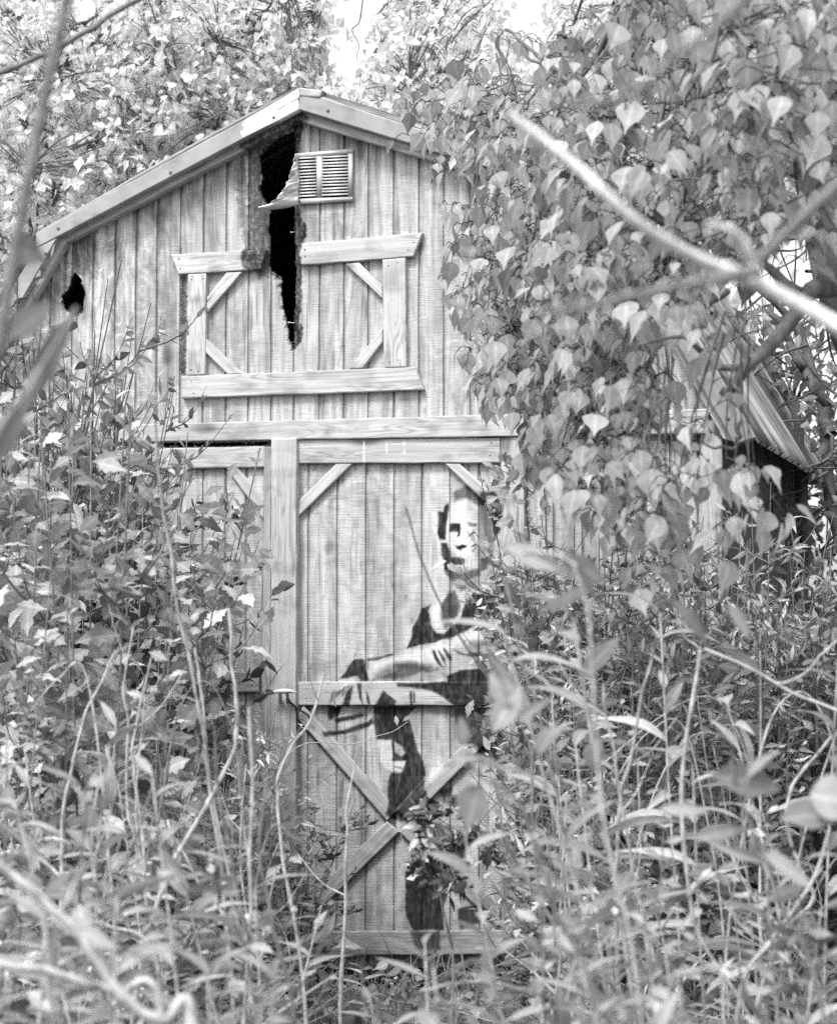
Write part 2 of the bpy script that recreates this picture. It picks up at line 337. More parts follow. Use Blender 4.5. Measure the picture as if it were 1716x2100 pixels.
def marks(px, py, wall=True):
    """paint, char, a dark gap, weather stains and painted shade at photograph pixels (px,py)"""
    n1 = fbm(px/9, py/9, 3)-.5; n2 = fbm(px/3.2+40, py/3.2, 2)-.5
    paint = np.zeros(px.shape)
    for poly, val, soft in MURAL:
        p = np.asarray(poly); m = (px > p[:, 0].min()-30) & (px < p[:, 0].max()+30) & (py > p[:, 1].min()-30) & (py < p[:, 1].max()+30)
        if not m.any(): continue
        soft = soft*1.5; d = sdf(poly, px[m], py[m])+n1[m]*soft*.8; k = 1-np.clip((d+soft*.5)/(soft*1.2), 0, 1); k = k*k*(3-2*k)
        if val < .2: paint[m] = paint[m]*(1-k)+val*k
        else: paint[m] = np.maximum(paint[m], k*val)
    worn = np.clip((fbm(px/5, py/14, 4)-.34)*5, .45, 1); paint = paint*(.86+.14*worn)
    streak = fbm(px/2.2, py/40+11, 3); paint = paint*np.clip(1.25-.6*np.clip(streak-.5, 0, 1)*2, .6, 1)
    white = np.zeros(px.shape)
    for poly, val, soft in WHITE:
        d = sdf(poly, px, py)+n1*2; white = np.maximum(white, val*(1-np.clip(d/soft+.5, 0, 1)))
    burn = np.zeros(px.shape)
    for poly, val, soft in BURN_GAP:
        d = sdf(poly, px, py)+n1*soft*2.2+n2*5; burn = np.maximum(burn, val*(1-np.clip(d/soft, 0, 1)))
    st = np.ones(px.shape)
    if wall:
        col = fbm(px/7.0, py/160.0, 4); col2 = fbm(px/22+9, py/300.0, 3); d = py-eave_y(px)
        st *= 1-.75*np.clip((col-.42)*3.2, 0, 1)*np.exp(-np.clip(d, 0, 999)/95)
        left = np.clip((600-px)/300, 0, 1)*np.exp(-np.clip(d-60, 0, 999)/320)
        st *= 1-.55*left*np.clip((fbm(px/26, py/60+5, 4)-.36)*3.5, 0, 1)
        st *= 1-.26*np.clip((col2-.45)*4, 0, 1)
        st *= 1-.45*np.clip((fbm(px/5+80, py/130, 3)-.6)*6, 0, 1)*np.clip((fbm(px/60, py/70, 2)-.4)*4, 0, 1)
        # blotchy darkening towards the ground
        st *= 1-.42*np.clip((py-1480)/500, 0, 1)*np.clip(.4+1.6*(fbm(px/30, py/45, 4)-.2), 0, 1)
        st *= 1-.42*np.clip((px-1060)/250, 0, 1)*np.clip((py-1000)/500, 0, 1)  # hanging tree's shade painted into the lower right wall
        st *= .93+.14*fbm(px/18, py/24, 4)
        # leached pale contour veins on the left sheet
        q = fbm(px/46+3, py/120, 2)*9; vein = np.clip(1.2-np.abs(q-np.round(q))*6, 0, 1)*np.clip((360-px)/120, 0, 1)*np.clip((py-400)/90, 0, 1)
        st *= 1+.55*vein
        q2 = fbm(px/70+13, py/95+4, 3)*14; sw = .5+.5*np.sin(q2*2.2); st *= 1-.22*sw*np.clip((fbm(px/80+3, py/120+8, 2)-.42)*6, 0, 1)
        st *= 1-.5*np.clip((vnoise(px/13+31, py/24+7)-.86)*7, 0, 1)*np.clip((fbm(px/90, py/90+50, 2)-.35)*4, 0, 1)
    else:
        st *= 1-.35*np.clip((fbm(px/40, py/22, 4)-.5)*3, 0, 1)
        st *= 1-.38*np.clip((py-1350)/500, 0, 1)
    return dict(paint=paint, white=white, burn=np.clip(burn, 0, 1), stain=st)

# ------------------------------------------------------------------ THE SHED
shed = empty('barn_shed', (0, 0, 0), 'weathered barn shed with burnt split gable, crooked vent and a figure painted on its door', 'shed')

def siding(name, mat, outline, Y, grooves, gy, holes=(), res=3.2, fine=None, parent=None, solid=.011, wallmark=True, cut_noise=5):
    """sheet of grooved siding on the plane y=Y; grooves given as photograph x at photograph row gy"""
    op = np.asarray(outline, float); gx = [W(g, gy, Y)[0] for g in grooves]; s = 0.00173
    X0, X1 = min(W(x, y, Y)[0] for x, y in outline), max(W(x, y, Y)[0] for x, y in outline)
    Z0, Z1 = min(W(x, y, Y)[2] for x, y in outline), max(W(x, y, Y)[2] for x, y in outline)
    xs = list(np.arange(X0, X1, res*s))+[X1]; zs = list(np.arange(Z0, Z1, res*s))+[Z1]
    if fine:
        for fx0, fy0, fx1, fy1 in fine:
            xs += list(np.arange(W(fx0, fy0, Y)[0], W(fx1, fy0, Y)[0], 1.3*s)); zs += list(np.arange(W(fx0, fy1, Y)[2], W(fx0, fy0, Y)[2], 1.4*s))
    xs = [x for x in xs if all(abs(x-g) > .0062 for g in gx)]
    for g in gx: xs += [g-.0055, g-.0042, g-.001, g+.0042, g+.0055]
    xs = np.unique(np.round(xs, 5)); xs = xs[np.concatenate([[True], np.diff(xs) > .0008])]; zs = np.unique(np.round(zs, 5)); zs = zs[np.concatenate([[True], np.diff(zs) > .0008])]
    XX, ZZ = np.meshgrid(xs, zs); YY = np.full(XX.shape, Y)
    for g in gx: YY = np.where(np.abs(XX-g) < .0047, Y+.0065, YY)
    YY += .004*(fbm(XX*2.3+5, ZZ*1.7, 2)-.5)
    V = np.stack([XX, YY, ZZ], -1).reshape(-1, 3); px, py = proj(V)
    Fq = grid_faces(len(zs), len(xs)); fx, fy = px[Fq].mean(1), py[Fq].mean(1)
    keep = sdf(outline, fx, fy) < 0
    jag = (fbm(fx/7, fy/11, 3)-.5)*cut_noise*1.3
    for h in holes: keep &= sdf(h, fx, fy)+jag > 0
    Fq = Fq[keep]; at = marks(px, py, wallmark)
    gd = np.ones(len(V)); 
    for g in gx: dg = np.abs(V[:, 0]-g); gd = np.where(dg < .0030, .9, np.where(dg < .0050, np.where(V[:, 0] < g, .34, .72), gd))     # groove-edge shade painted in, darker on the left edge
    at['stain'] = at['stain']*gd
    used = np.unique(Fq); mp = np.zeros(len(V), int); mp[used] = np.arange(len(used))
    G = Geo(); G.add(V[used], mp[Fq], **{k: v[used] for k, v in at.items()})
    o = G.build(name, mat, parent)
    m = o.modifiers.new('thickness', 'SOLIDIFY'); m.thickness = solid; m.offset = -1
    # faces are wound towards the camera or away: find out and put the thickness behind
    nrm = o.data.polygons[0].normal.y; m.offset = 1 if nrm > 0 else -1
    return o

def board(name, quad, Y, th, mat=M_BOARD, parent=shed, wallmark=False, nails=0, warp=.0015, dark=1.0):
    """a board on the front: four photograph corners (in order round), front face at y=Y, th thick"""
    q = np.array([W(x, y, Y) for x, y in quad])
    if np.linalg.norm(q[1]-q[0]) < np.linalg.norm(q[2]-q[1]): q = np.roll(q, -1, 0)
    a, b, c, d = q; L = np.linalg.norm(b-a); H = max(np.linalg.norm(d-a), np.linalg.norm(c-b))
    e = .0022
    nu = max(3, int(L/.0055)); nv = max(3, int(H/.0055))
    us = np.unique(np.concatenate([[0, e/L], np.linspace(0, 1, nu)[1:-1], [1-e/L, 1]])); vv = np.unique(np.concatenate([[0, e/H], np.linspace(0, 1, nv)[1:-1], [1-e/H, 1]]))
    U, Vv = np.meshgrid(us, vv)
    G0 = ((1-U)[..., None]*(1-Vv)[..., None]*a+U[..., None]*(1-Vv)[..., None]*b+U[..., None]*Vv[..., None]*c+(1-U)[..., None]*Vv[..., None]*d)
    G0[..., 1] += warp*2*(fbm(U*3+a[0]*7, Vv*.5+a[2]*3, 2)-.5)
    # slightly worn long edges
    off = (fbm(U*L*14+a[2]*11, U*0+a[0]*5, 3)-.5)*.004
    ed = np.where(Vv < e/H*.5, 1, np.where(Vv > 1-e/H*.5, -1, 0)); dirv = (d-a)/np.linalg.norm(d-a)
    G0 += (off*ed)[..., None]*dirv
    rim = (U < 1e-9) | (U > 1-1e-9) | (Vv < 1e-9) | (Vv > 1-1e-9)
    G0[..., 1] += np.where(rim, e, 0)
    nr, nc = U.shape; V = G0.reshape(-1, 3); Fq = grid_faces(nr, nc)
    idx = np.arange(nr*nc).reshape(nr, nc); loop = np.concatenate([idx[0, :], idx[1:, -1], idx[-1, -2::-1], idx[-2:0:-1, 0]])
    n0 = len(V); back = V[loop].copy(); back[:, 1] = Y+th
    V = np.vstack([V, back]); m = len(loop); k = np.arange(m); k2 = (k+1) % m
    Fs = np.stack([loop[k2], loop[k], n0+k, n0+k2], -1)
    # back face as strips
    Fq = np.vstack([Fq, Fs, [[n0, n0+nc-1, n0+nc-1+nr-1, n0+2*(nc-1)+nr-1]]])
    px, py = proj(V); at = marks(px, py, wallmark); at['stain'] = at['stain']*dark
    cen = V.mean(0); ang = math.atan2((b-a)[2], (b-a)[0])
    R = np.array([[math.cos(ang), 0, math.sin(ang)], [0, 1, 0], [-math.sin(ang), 0, math.cos(ang)]])
    G = Geo(); G.add((V-cen)@R.T, Fq, **at)
    for i in range(nails):
        for u in ((.05, .95) if nails == 1 else (.04, .96, .5)[:nails]):
            for v_ in (.28, .72):
                p = (1-u)*(1-v_)*a+u*(1-v_)*b+u*v_*c+(1-u)*v_*d; p = p+rng.normal(0, .004, 3)*[1, 0, 1]; p[1] = Y-.0008
                t8 = np.linspace(0, 2*np.pi, 9)[:8]; r = .0032
                ring = p+np.stack([np.cos(t8)*r, 0*t8+.0018, np.sin(t8)*r], 1); inn = p+np.stack([np.cos(t8)*r*.5, 0*t8, np.sin(t8)*r*.5], 1)
                vv8 = (np.vstack([ring, inn])-cen)@R.T; kk = np.arange(8)
                ff = np.vstack([np.stack([kk, (kk+1) % 8, 8+(kk+1) % 8, 8+kk], -1), [[8, 9, 10, 11], [8, 11, 12, 15], [12, 13, 14, 15]]])
                G.add(vv8, ff, paint=1.0, stain=.5, burn=0, white=0)
    o = G.build(name, mat, parent); o.location = cen; o.rotation_euler = (0, -ang, 0)
    return o

WALL = [(612,200),(1240,396),(1478,795),(1480,1985),(-110,1985),(-108,812),(30,600),(95,484)]
GR_WALL = [-80,-35,12,57,103,148,191,236,279,322,370,417,464,510,557,603,656,706,756,808,860,911,965,1021,1078,1135,1194,1254,1313,1373,1430]
siding('gable_wall', M_SIDE, WALL, 0.0, GR_WALL, 700, [HOLE, HOLE2, [(616,318),(714,312),(714,404),(618,410)], [(232,908.5),(553,907),(553,913),(232,917)]], 3.2, [(505,250,640,720), (125,560,180,650)], shed)
# doors
dl = siding('door', M_DOOR, [(232,925),(542,920),(531,1955),(228,1960)], -.012, [280,325,370,416,462,505], 1200, parent=shed)
dl['label'] = 'left door leaf, mostly hidden by weeds'
dr = siding('door', M_DOOR, [(606,925),(1076,918),(1076,1950),(606,1950)], -.012, [633,692,751,809,866,924,983,1042], 1200, parent=shed, res=2.4)
dr['label'] = 'right door leaf painted with a seated figure in black'
Yb = -.034; T = .022
for q, p, nl, dk in [
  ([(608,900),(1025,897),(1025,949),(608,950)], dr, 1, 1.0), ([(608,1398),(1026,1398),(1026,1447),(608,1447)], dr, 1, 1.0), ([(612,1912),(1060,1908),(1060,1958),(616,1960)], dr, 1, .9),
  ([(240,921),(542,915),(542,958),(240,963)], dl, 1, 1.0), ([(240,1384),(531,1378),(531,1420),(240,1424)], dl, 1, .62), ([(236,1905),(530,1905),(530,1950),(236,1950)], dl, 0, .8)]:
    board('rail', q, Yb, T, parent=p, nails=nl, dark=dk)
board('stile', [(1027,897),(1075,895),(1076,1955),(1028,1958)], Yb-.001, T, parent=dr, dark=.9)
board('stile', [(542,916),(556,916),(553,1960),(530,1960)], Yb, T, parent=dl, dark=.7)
for q, p in [
  ([(690,950.5),(722,950.5),(609,1061),(609,1030)], dr), ([(912,950.5),(942,950.5),(1026,1030),(1026,1062)], dr),
  ([(622,1448),(814,1662),(793,1684),(608,1472)], dr), ([(793,1685),(817,1707),(622,1898),(612,1862)], dr),
  ([(815,1663),(1026,1452),(1026,1494),(838,1685)], dr), ([(818,1706),(840,1686),(1026,1862),(1020,1902)], dr),
  ([(464,959),(486,959),(541,1025),(540,1064)], dl), ([(302,962),(318,962),(252,1040),(240,1034)], dl)]:
    board('brace', q, Yb+.003, T-.003, parent=p)
board('header_beam', [(225,872),(1452,838),(1452,888),(225,907)], -.045, .045, nails=2, dark=.92)
board('door_post', [(556,900),(608,898),(606,1962),(553,1962)], -.052, .045, nails=0, dark=.95)
board('corner_board', [(1436,890),(1480,888),(1481,1984),(1440,1985)], -.022, .022, dark=.8)
# hay door frame on the gable
for nm, q in [('hay_door_rail', [(350,521),(546,511),(534,552),(366,562)]), ('hay_door_rail', [(614,499),(866,476),(847,526),(614,543)]), ('hay_door_rail', [(372,771),(851,752),(869,799),(372,816)])]:
    board(nm, q, -.024, .024, nails=1)
for q in [[(385,562),(423,560),(420,768),(381,770)], [(784,532),(831,528),(832,752),(788,754)]]: board('hay_door_stile', q, -.0235, .023, nails=1)
for q in [[(463,558.5),(497,557),(424,640),(424,610)], [(422,694),(497,766),(466,767),(421,722)], [(708,540.5),(735,538),(784,585),(784,612)], [(784,672),(784,702),(743,755),(716,756)]]:
    board('hay_door_brace', q, -.021, .021)
# rake boards and metal rake trim
board('rake_board', [(112,490),(612,226),(612,248),(131,498)], -.045, .045, dark=.85)
board('rake_board', [(612,226),(1222,412),(1215,428),(612,247)], -.045, .045, dark=.95)
board('rake_board', [(118,489),(134,497),(-142,984),(-160,976)], -.045, .045, dark=.9)
board('rake_board', [(1222,413),(1240,408),(1508,905),(1482,900)], -.045, .045, dark=.9)
board('rake_trim', [(73,479),(612,183),(612,224),(72,509)], -.085, .05, M_METAL, warp=.001)
board('rake_trim', [(613,183),(1244,388),(1222,411),(613,224)], -.085, .05, M_METAL, warp=.001, dark=.95)
board('rake_trim', [(72,510),(116,488),(-160,975),(-205,985)], -.084, .05, M_METAL, warp=.001)
board('rake_trim', [(1222,411),(1246,388),(1550,897),(1506,912)], -.084, .05, M_METAL, warp=.001, dark=.8)
board('ridge_cap', [(564,209),(613,178),(613,200),(568,225)], -.0885, .05, M_METAL, warp=.003, dark=1.5)
board('ridge_cap', [(613,178),(662,184),(656,199),(613,196)], -.0885, .05, M_METAL, warp=.003, dark=1.1)
for x, y in [(561,240),(349,353),(119,468),(672,226),(93,519),(1492,858)]:      # roofing screws
    g = Geo(); c = W(x, y, -.087); a8 = np.linspace(0, 2*np.pi, 9)[:8]
    for r0, r1, y0, y1 in [(.006, .006, .004, 0), (.006, .0035, 0, -.0025)]:
        A = c+np.stack([np.cos(a8)*r0, 0*a8+y0, np.sin(a8)*r0], 1); B = c+np.stack([np.cos(a8)*r1, 0*a8+y1, np.sin(a8)*r1], 1); k = np.arange(8)
        g.add(np.vstack([A, B]), np.stack([k, (k+1) % 8, 8+(k+1) % 8, 8+k], -1), stain=.5, white=0, paint=.3)
    g.add(B, [[0, 1, 2, 3], [0, 3, 4, 7], [4, 5, 6, 7]], stain=.5, white=0, paint=.3)
    g.build('trim_screw', M_METAL, shed)
# roof sheets: ribbed, running back from the gable
DEPTH = 2.35
def roof_sheet(p0, p1, Y0=-.08, Y1=DEPTH, name='roof'):
    a, b = W(*p0, Y0), W(*p1, Y0); n = np.array([-(b-a)[2], 0, (b-a)[0]]); n /= np.linalg.norm(n); n *= np.sign(n[2]) if abs(n[2]) > 1e-6 else 1
    ys = [Y0]; per = .155; y = Y0+.02
    hs = [0]
    while y < Y1:
        for dy, h in [(0, 0), (.012, .017), (.026, .017), (.038, 0), (.07, 0), (.078, .006), (.086, 0), (.115, 0), (.122, .006), (.13, 0)]:
            ys.append(y+dy); hs.append(h)
        y += per
    ys, hs = np.array(ys), np.array(hs); us = np.linspace(0, 1, 14)
    top = np.array([[a+(b-a)*u+np.array([0, yy-Y0, 0])+n*(h+.004+.004*math.sin(u*5+yy*3)) for yy, h in zip(ys, hs)] for u in us]).reshape(-1, 3)
    bot = top-n*.006
    nr, nc = len(us), len(ys); f = grid_faces(nr, nc); N = len(top); V = np.vstack([top, bot])
    ed = [np.stack([np.arange(nc-1)+r*nc, np.arange(nc-1)+1+r*nc, np.arange(nc-1)+1+r*nc+N, np.arange(nc-1)+r*nc+N], -1) for r in (0, nr-1)]
    ed += [np.stack([np.arange(nr-1)*nc+c, (np.arange(nr-1)+1)*nc+c, (np.arange(nr-1)+1)*nc+c+N, np.arange(nr-1)*nc+c+N], -1) for c in (0, nc-1)]
    G = Geo(); G.add(V, np.vstack([f, f+N]+ed)); return G.build(name, M_ROOF, shed)
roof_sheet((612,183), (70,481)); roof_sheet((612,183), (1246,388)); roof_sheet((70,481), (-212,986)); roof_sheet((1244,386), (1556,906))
# side walls, back wall, floor and skids
def slab(name, P4, th, mat, parent=shed, ax=1):
    a = np.array(P4, float); e1, e2 = a[1]-a[0], a[3]-a[0]; n = np.cross(e1, e2); n /= np.linalg.norm(n); V = np.vstack([a, a+n*th])
    G = Geo(); G.add(V, [[0, 1, 2, 3], [7, 6, 5, 4], [0, 4, 5, 1], [1, 5, 6, 2], [2, 6, 7, 3], [3, 7, 4, 0]], stain=1.0, paint=0, white=0, burn=0)
    return G.build(name, mat, parent)
XL, XR = W(-108, 1400)[0], W(1479, 1400)[0]; ZB = W(700, 1985)[2]; ZR = W(1478, 786)[2]; ZL = W(-108, 803)[2]
def side(name, X, Zt, sgn):
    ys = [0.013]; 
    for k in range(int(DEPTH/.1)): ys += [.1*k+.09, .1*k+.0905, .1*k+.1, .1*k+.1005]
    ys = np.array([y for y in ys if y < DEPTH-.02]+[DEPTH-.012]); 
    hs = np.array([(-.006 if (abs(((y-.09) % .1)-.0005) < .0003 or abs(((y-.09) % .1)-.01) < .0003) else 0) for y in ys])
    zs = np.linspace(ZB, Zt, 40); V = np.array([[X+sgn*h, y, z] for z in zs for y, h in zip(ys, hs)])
    G = Geo(); st = .16+.22*fbm(V[:, 1]*6, V[:, 2]*1.5, 3); G.add(V, grid_faces(len(zs), len(ys)), stain=st, paint=0, white=0, burn=0)  # low tone paints in the shade under the eave overhang
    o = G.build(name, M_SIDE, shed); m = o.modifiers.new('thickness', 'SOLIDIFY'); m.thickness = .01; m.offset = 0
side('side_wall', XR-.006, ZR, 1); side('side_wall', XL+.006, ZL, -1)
bw_ = [W(612,190), W(1242,390), W(1478,790), np.array([XR, 0, ZB]), np.array([XL, 0, ZB]), W(-108,806), W(80,482)]
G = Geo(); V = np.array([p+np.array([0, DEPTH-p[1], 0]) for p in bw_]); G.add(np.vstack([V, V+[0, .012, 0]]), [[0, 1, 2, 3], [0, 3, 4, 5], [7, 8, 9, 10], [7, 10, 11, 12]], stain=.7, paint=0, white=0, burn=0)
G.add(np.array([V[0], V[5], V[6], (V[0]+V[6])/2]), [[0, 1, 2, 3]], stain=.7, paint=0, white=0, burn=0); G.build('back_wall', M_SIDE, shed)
slab('floor', [(XL+.02, .02, ZB+.01), (XR-.02, .02, ZB+.01), (XR-.02, DEPTH-.02, ZB+.01), (XL+.02, DEPTH-.02, ZB+.01)], .03, M_DARK)
for y in (.12, 1.1, 2.1): slab('skid', [(XL+.05, y, .0), (XR-.05, y, .0), (XR-.05, y, ZB+.005), (XL+.05, y, ZB+.005)], .09, M_DARK)
# torn louvred vent
vent = Geo()
def vq(quad, Y, th, G=vent, **k):
    a = np.array([W(x, y, Y) for x, y in quad]); b = a+[0, th, 0]
    G.add(np.vstack([a, b]), [[0, 1, 2, 3], [7, 6, 5, 4], [0, 4, 5, 1], [1, 5, 6, 2], [2, 6, 7, 3], [3, 7, 4, 0]], stain=1.0, white=0, paint=0)
for q in [[(608,314),(723,304),(723,314),(610,323)], [(612,407),(722,403),(722,411),(613,418)], [(713.5,314),(723,313.5),(722,403),(713,404)], [(648,320),(661,319),(661,405),(649,406)]]: vq(q, -.016, .012)
vo = vent.build('vent', M_VENT, shed)
for x0, x1 in ((610, 648.5), (660.5, 714)):
    for k in range(13):
        y = 322+k*6.5-(x0-612)*.045; bend = rng.normal(0, .5)
        a, b = W(x0, y+bend*.5+(1 if x0 < 620 else 0), -.003), W(x1, y-.045*(x1-x0), -.003); c, d_ = W(x1, y+3.6-.045*(x1-x0), -.018), W(x0, y+3.6+bend, -.018)
        G = Geo(); mid1, mid2 = (a+d_)/2+[0, -.005, .001], (b+c)/2+[0, -.005, .001]
        G.add([a, b, mid2, mid1, c, d_], [[0, 1, 2, 3], [3, 2, 4, 5]], stain=1.05, white=0, paint=0); s_ = G.build('louvre', M_VENT, vo)
        m = s_.modifiers.new('t', 'SOLIDIFY'); m.thickness = .0012
# the corner peeled away by the fire
A = spline([W(613,316,-.017), W(611,340,-.02), W(614,370,-.022), W(612,392,-.02), W(614,418,-.016)], 40)
B = spline([W(604,322,-.03), W(597,350,-.05), W(588,375,-.06), W(575,396,-.07), W(556,417,-.075), W(531,427,-.06)], 40)
us = np.linspace(0, 1, 16)
S = np.array([[A[i]*(1-u)+B[i]*u+np.array([0, -.022*math.sin(u*3.1)*(.5+.5*math.sin(i*.55+u*4))-.006*math.sin(i*1.3), .003*math.sin(i*.9+u*6)]) for u in us] for i in range(40)]).reshape(-1, 3)
G = Geo(); G.add(S, grid_faces(40, 16), stain=1.35, white=.25, paint=np.clip(fbm(S[:, 0]*80, S[:, 2]*80, 3)-.62, 0, 1)*3)
C1 = spline([W(531,427,-.06), W(556,429,-.05), W(585,426,-.035), W(613,419,-.017)], 20); C2 = spline([W(531,424,-.06), W(556,417,-.075), W(588,404,-.05), W(613,402,-.02)], 20)
S2 = np.array([[C1[i]*(1-u)+C2[i]*u+np.array([0, -.012*math.sin(u*3.1), 0]) for u in np.linspace(0, 1, 6)] for i in range(20)]).reshape(-1, 3)
G.add(S2, grid_faces(20, 6), stain=1.3, white=.2, paint=0)
fl = G.build('torn_flap', M_VENT, vo, smooth=True); fl['label'] = 'crumpled corner of the vent peeled outwards'; m = fl.modifiers.new('t', 'SOLIDIFY'); m.thickness = .0012
# rope cleat used as a door handle, with its cord
G = Geo(); c = spline([W(553,1424,-.085), W(566,1419,-.09), W(581,1418,-.092), W(596,1418,-.09), W(608,1421,-.085)], 16)
v, f = tube(c, [.002, .004, .005, .006, .007, .008, .009, .0095, .0095, .009, .008, .007, .006, .005, .004, .002], 10); G.add(v, f, stain=1.2, white=.1, paint=0)
for x in (574, 589):
    v, f = tube([W(x, 1420, -.09), W(x+1, 1430, -.07), W(x+1, 1438, -.053)], [.006, .006, .008], 8); G.add(v, f, stain=1.0, white=0, paint=0)
handle = G.build('door_handle', M_VENT, shed, smooth=True)
G = Geo(); v, f = tube(spline([W(588,1430,-.07), W(596,1441,-.066), W(612,1455,-.06), W(630,1466,-.06), W(637,1476,-.05)], 20), .0035, 6); G.add(v, f)
v, f = tube(spline([W(607,1450,-.055), W(609,1470,-.05), W(608,1498,-.045)], 10), .003, 6); G.add(v, f); G.build('cord', M_BLACKCORD, handle)
for p, q in [((597,476),(604,475)), ((592,661),(604,662))]:
    G = Geo(); v, f = tube([W(*p, -.006), W(*q, .004)], [.0016, .0012], 5); G.add(v, f, white=.6, stain=1, paint=0)
    v, f = tube([W(p[0]-.8, p[1], -.006), W(p[0]+.5, p[1], -.006)], [.0035, .003], 6); G.add(v, f, white=.6, stain=1, paint=0)
    G.build('bent_nail', M_VENT, shed)
#FOLIAGE
# ------------------------------------------------------------------ ground
xs = np.concatenate([[-120, -50, -20], np.linspace(-7, 7, 180), [20, 50, 120]]); ys = np.concatenate([[-60, -25], np.linspace(-11, 8, 200), [20, 50, 150]])
XX, YY = np.meshgrid(xs, ys); ZZ = .07*(fbm(XX*1.5+50, YY*1.5+50, 4)-.5)+.02*(fbm(XX*9, YY*9, 2)-.5)-.03
G = Geo(); G.add(np.stack([XX, YY, ZZ], -1).reshape(-1, 3), grid_faces(len(ys), len(xs)))
tag(G.build('ground', M_SOIL, smooth=True), kind='structure')

# ------------------------------------------------------------------ leaf templates: blade along +Y from the base, face up +Z
def leaf_tpl(ts, ws, fold=.12, droop=.15, wave=0.0):
    ts, ws = np.array(ts), np.array(ws); V = []; mid = []
    for i, (t, w_) in enumerate(zip(ts, ws)):
        z = -droop*t*t; e = fold*w_+wave*math.sin(i*2.1)*w_
        V += [(-w_, t, z+e), (-w_*.08, t, z), (w_*.08, t, z), (w_, t, z+e-wave*w_)]; mid += [0, 1, 1, 0]
    return np.array(V, float), grid_faces(len(ts), 4), np.array(mid, float)
T_TALLOW = leaf_tpl([0, .04, .13, .26, .38, .50, .60, .70, .80, .90, 1.0], [.02, .11, .27, .37, .38, .31, .21, .12, .06, .03, .004], .22, .14, .08)
T_TALLOW2 = leaf_tpl([0, .08, .22, .36, .5, .62, .74, .86, 1.0], [.03, .2, .36, .38, .29, .18, .09, .04, .004], .34, .24, .1)
T_LOBE = leaf_tpl([0, .12, .26, .34, .42, .52, .60, .66, .78, .86, 1.0], [.02, .05, .13, .21, .17, .30, .28, .20, .20, .10, .01], .25, .3, .15)
T_LANCE = leaf_tpl([0, .1, .25, .45, .65, .82, 1.0], [.012, .055, .11, .135, .11, .06, .004], .35, .6, .06)
T_OVAL = leaf_tpl([0, .18, .42, .68, .88, 1.0], [.02, .18, .26, .2, .09, .01], .3, .2, .1)
T_BROAD = leaf_tpl([0, .1, .22, .3, .42, .5, .62, .75, .85, 1.0], [.05, .30, .46, .36, .50, .33, .38, .18, .12, .01], .2, .25, .12)
T_BLADE = leaf_tpl([0, .2, .4, .6, .8, 1.0], [.02, .022, .021, .017, .011, .002], .6, .9, 0)
T_FAR = leaf_tpl([0, .35, .7, 1.0], [.1, .42, .3, .02], .3, .2, 0)
def unit(a): return a/(np.linalg.norm(a, axis=-1, keepdims=True)+1e-9)
def add_leaves(G, tpl, pos, dirs, nrm, size, val):
    """many leaves at once: base position, blade direction, face normal, length, brightness of the leaf"""
    V, Fq, mid = tpl; N = len(pos); d = unit(np.asarray(dirs, float)); n = np.asarray(nrm, float); n = unit(n-(n*d).sum(1, keepdims=True)*d); x = np.cross(d, n)
    size = np.broadcast_to(size, (N,))[:, None, None]
    bend = rng.uniform(.4, 1.5, (N, 1, 1)); wid = rng.uniform(.85, 1.1, (N, 1, 1))
    Q = (V[None, :, 0:1]*x[:, None]*wid+V[None, :, 1:2]*d[:, None]+V[None, :, 2:3]*n[:, None]*bend)*size+np.asarray(pos)[:, None]
    Fc = (Fq[None]+(np.arange(N)*len(V))[:, None, None]).reshape(-1, 4)
    G.add(Q.reshape(-1, 3), Fc, val=np.repeat(np.broadcast_to(val, (N,)), len(V)), mid=np.tile(mid, N))
def add_tube(G, pts, rad, sides=5): v, f = tube(pts, rad, sides); G.add(v, f)
def rdir(n): v = rng.normal(0, 1, (n, 3)); return unit(v)
def arr(*a): return np.array(a, float)

# ------------------------------------------------------------------ tallow trees: whorls of hanging rhombic leaves
def sample_poly(poly, n):
    p = np.array(poly, float); out = []
    while len(out) < n:
        q = rng.uniform(p.min(0), p.max(0), (n*2, 2)); k = sdf(poly, q[:, 0], q[:, 1]) < 0; out += list(q[k])
    return np.array(out[:n])
GAPS = [[(672,-90),(800,-90),(765,30),(772,90),(735,150),(702,215),(690,150),(665,90)], [(1030,-90),(1135,-90),(1118,50),(1065,80),(1035,20)], [(1060,110),(1110,100),(1130,150),(1080,160)], [(985,90),(1010,80),(1020,150),(990,160)], [(800,60),(830,50),(840,90),(805,100)], [(150,-60),(200,-60),(190,30),(160,30)], [(610,-60),(640,-60),(640,-5),(615,0)], [(1560,560),(1660,590),(1640,680),(1570,640)], [(1610,640),(1650,660),(1640,720),(1600,700)]]
def in_gap(x, y):
    r = np.zeros(len(x), bool)
    for g_ in GAPS: r |= sdf(g_, x, y) < 3
    return r
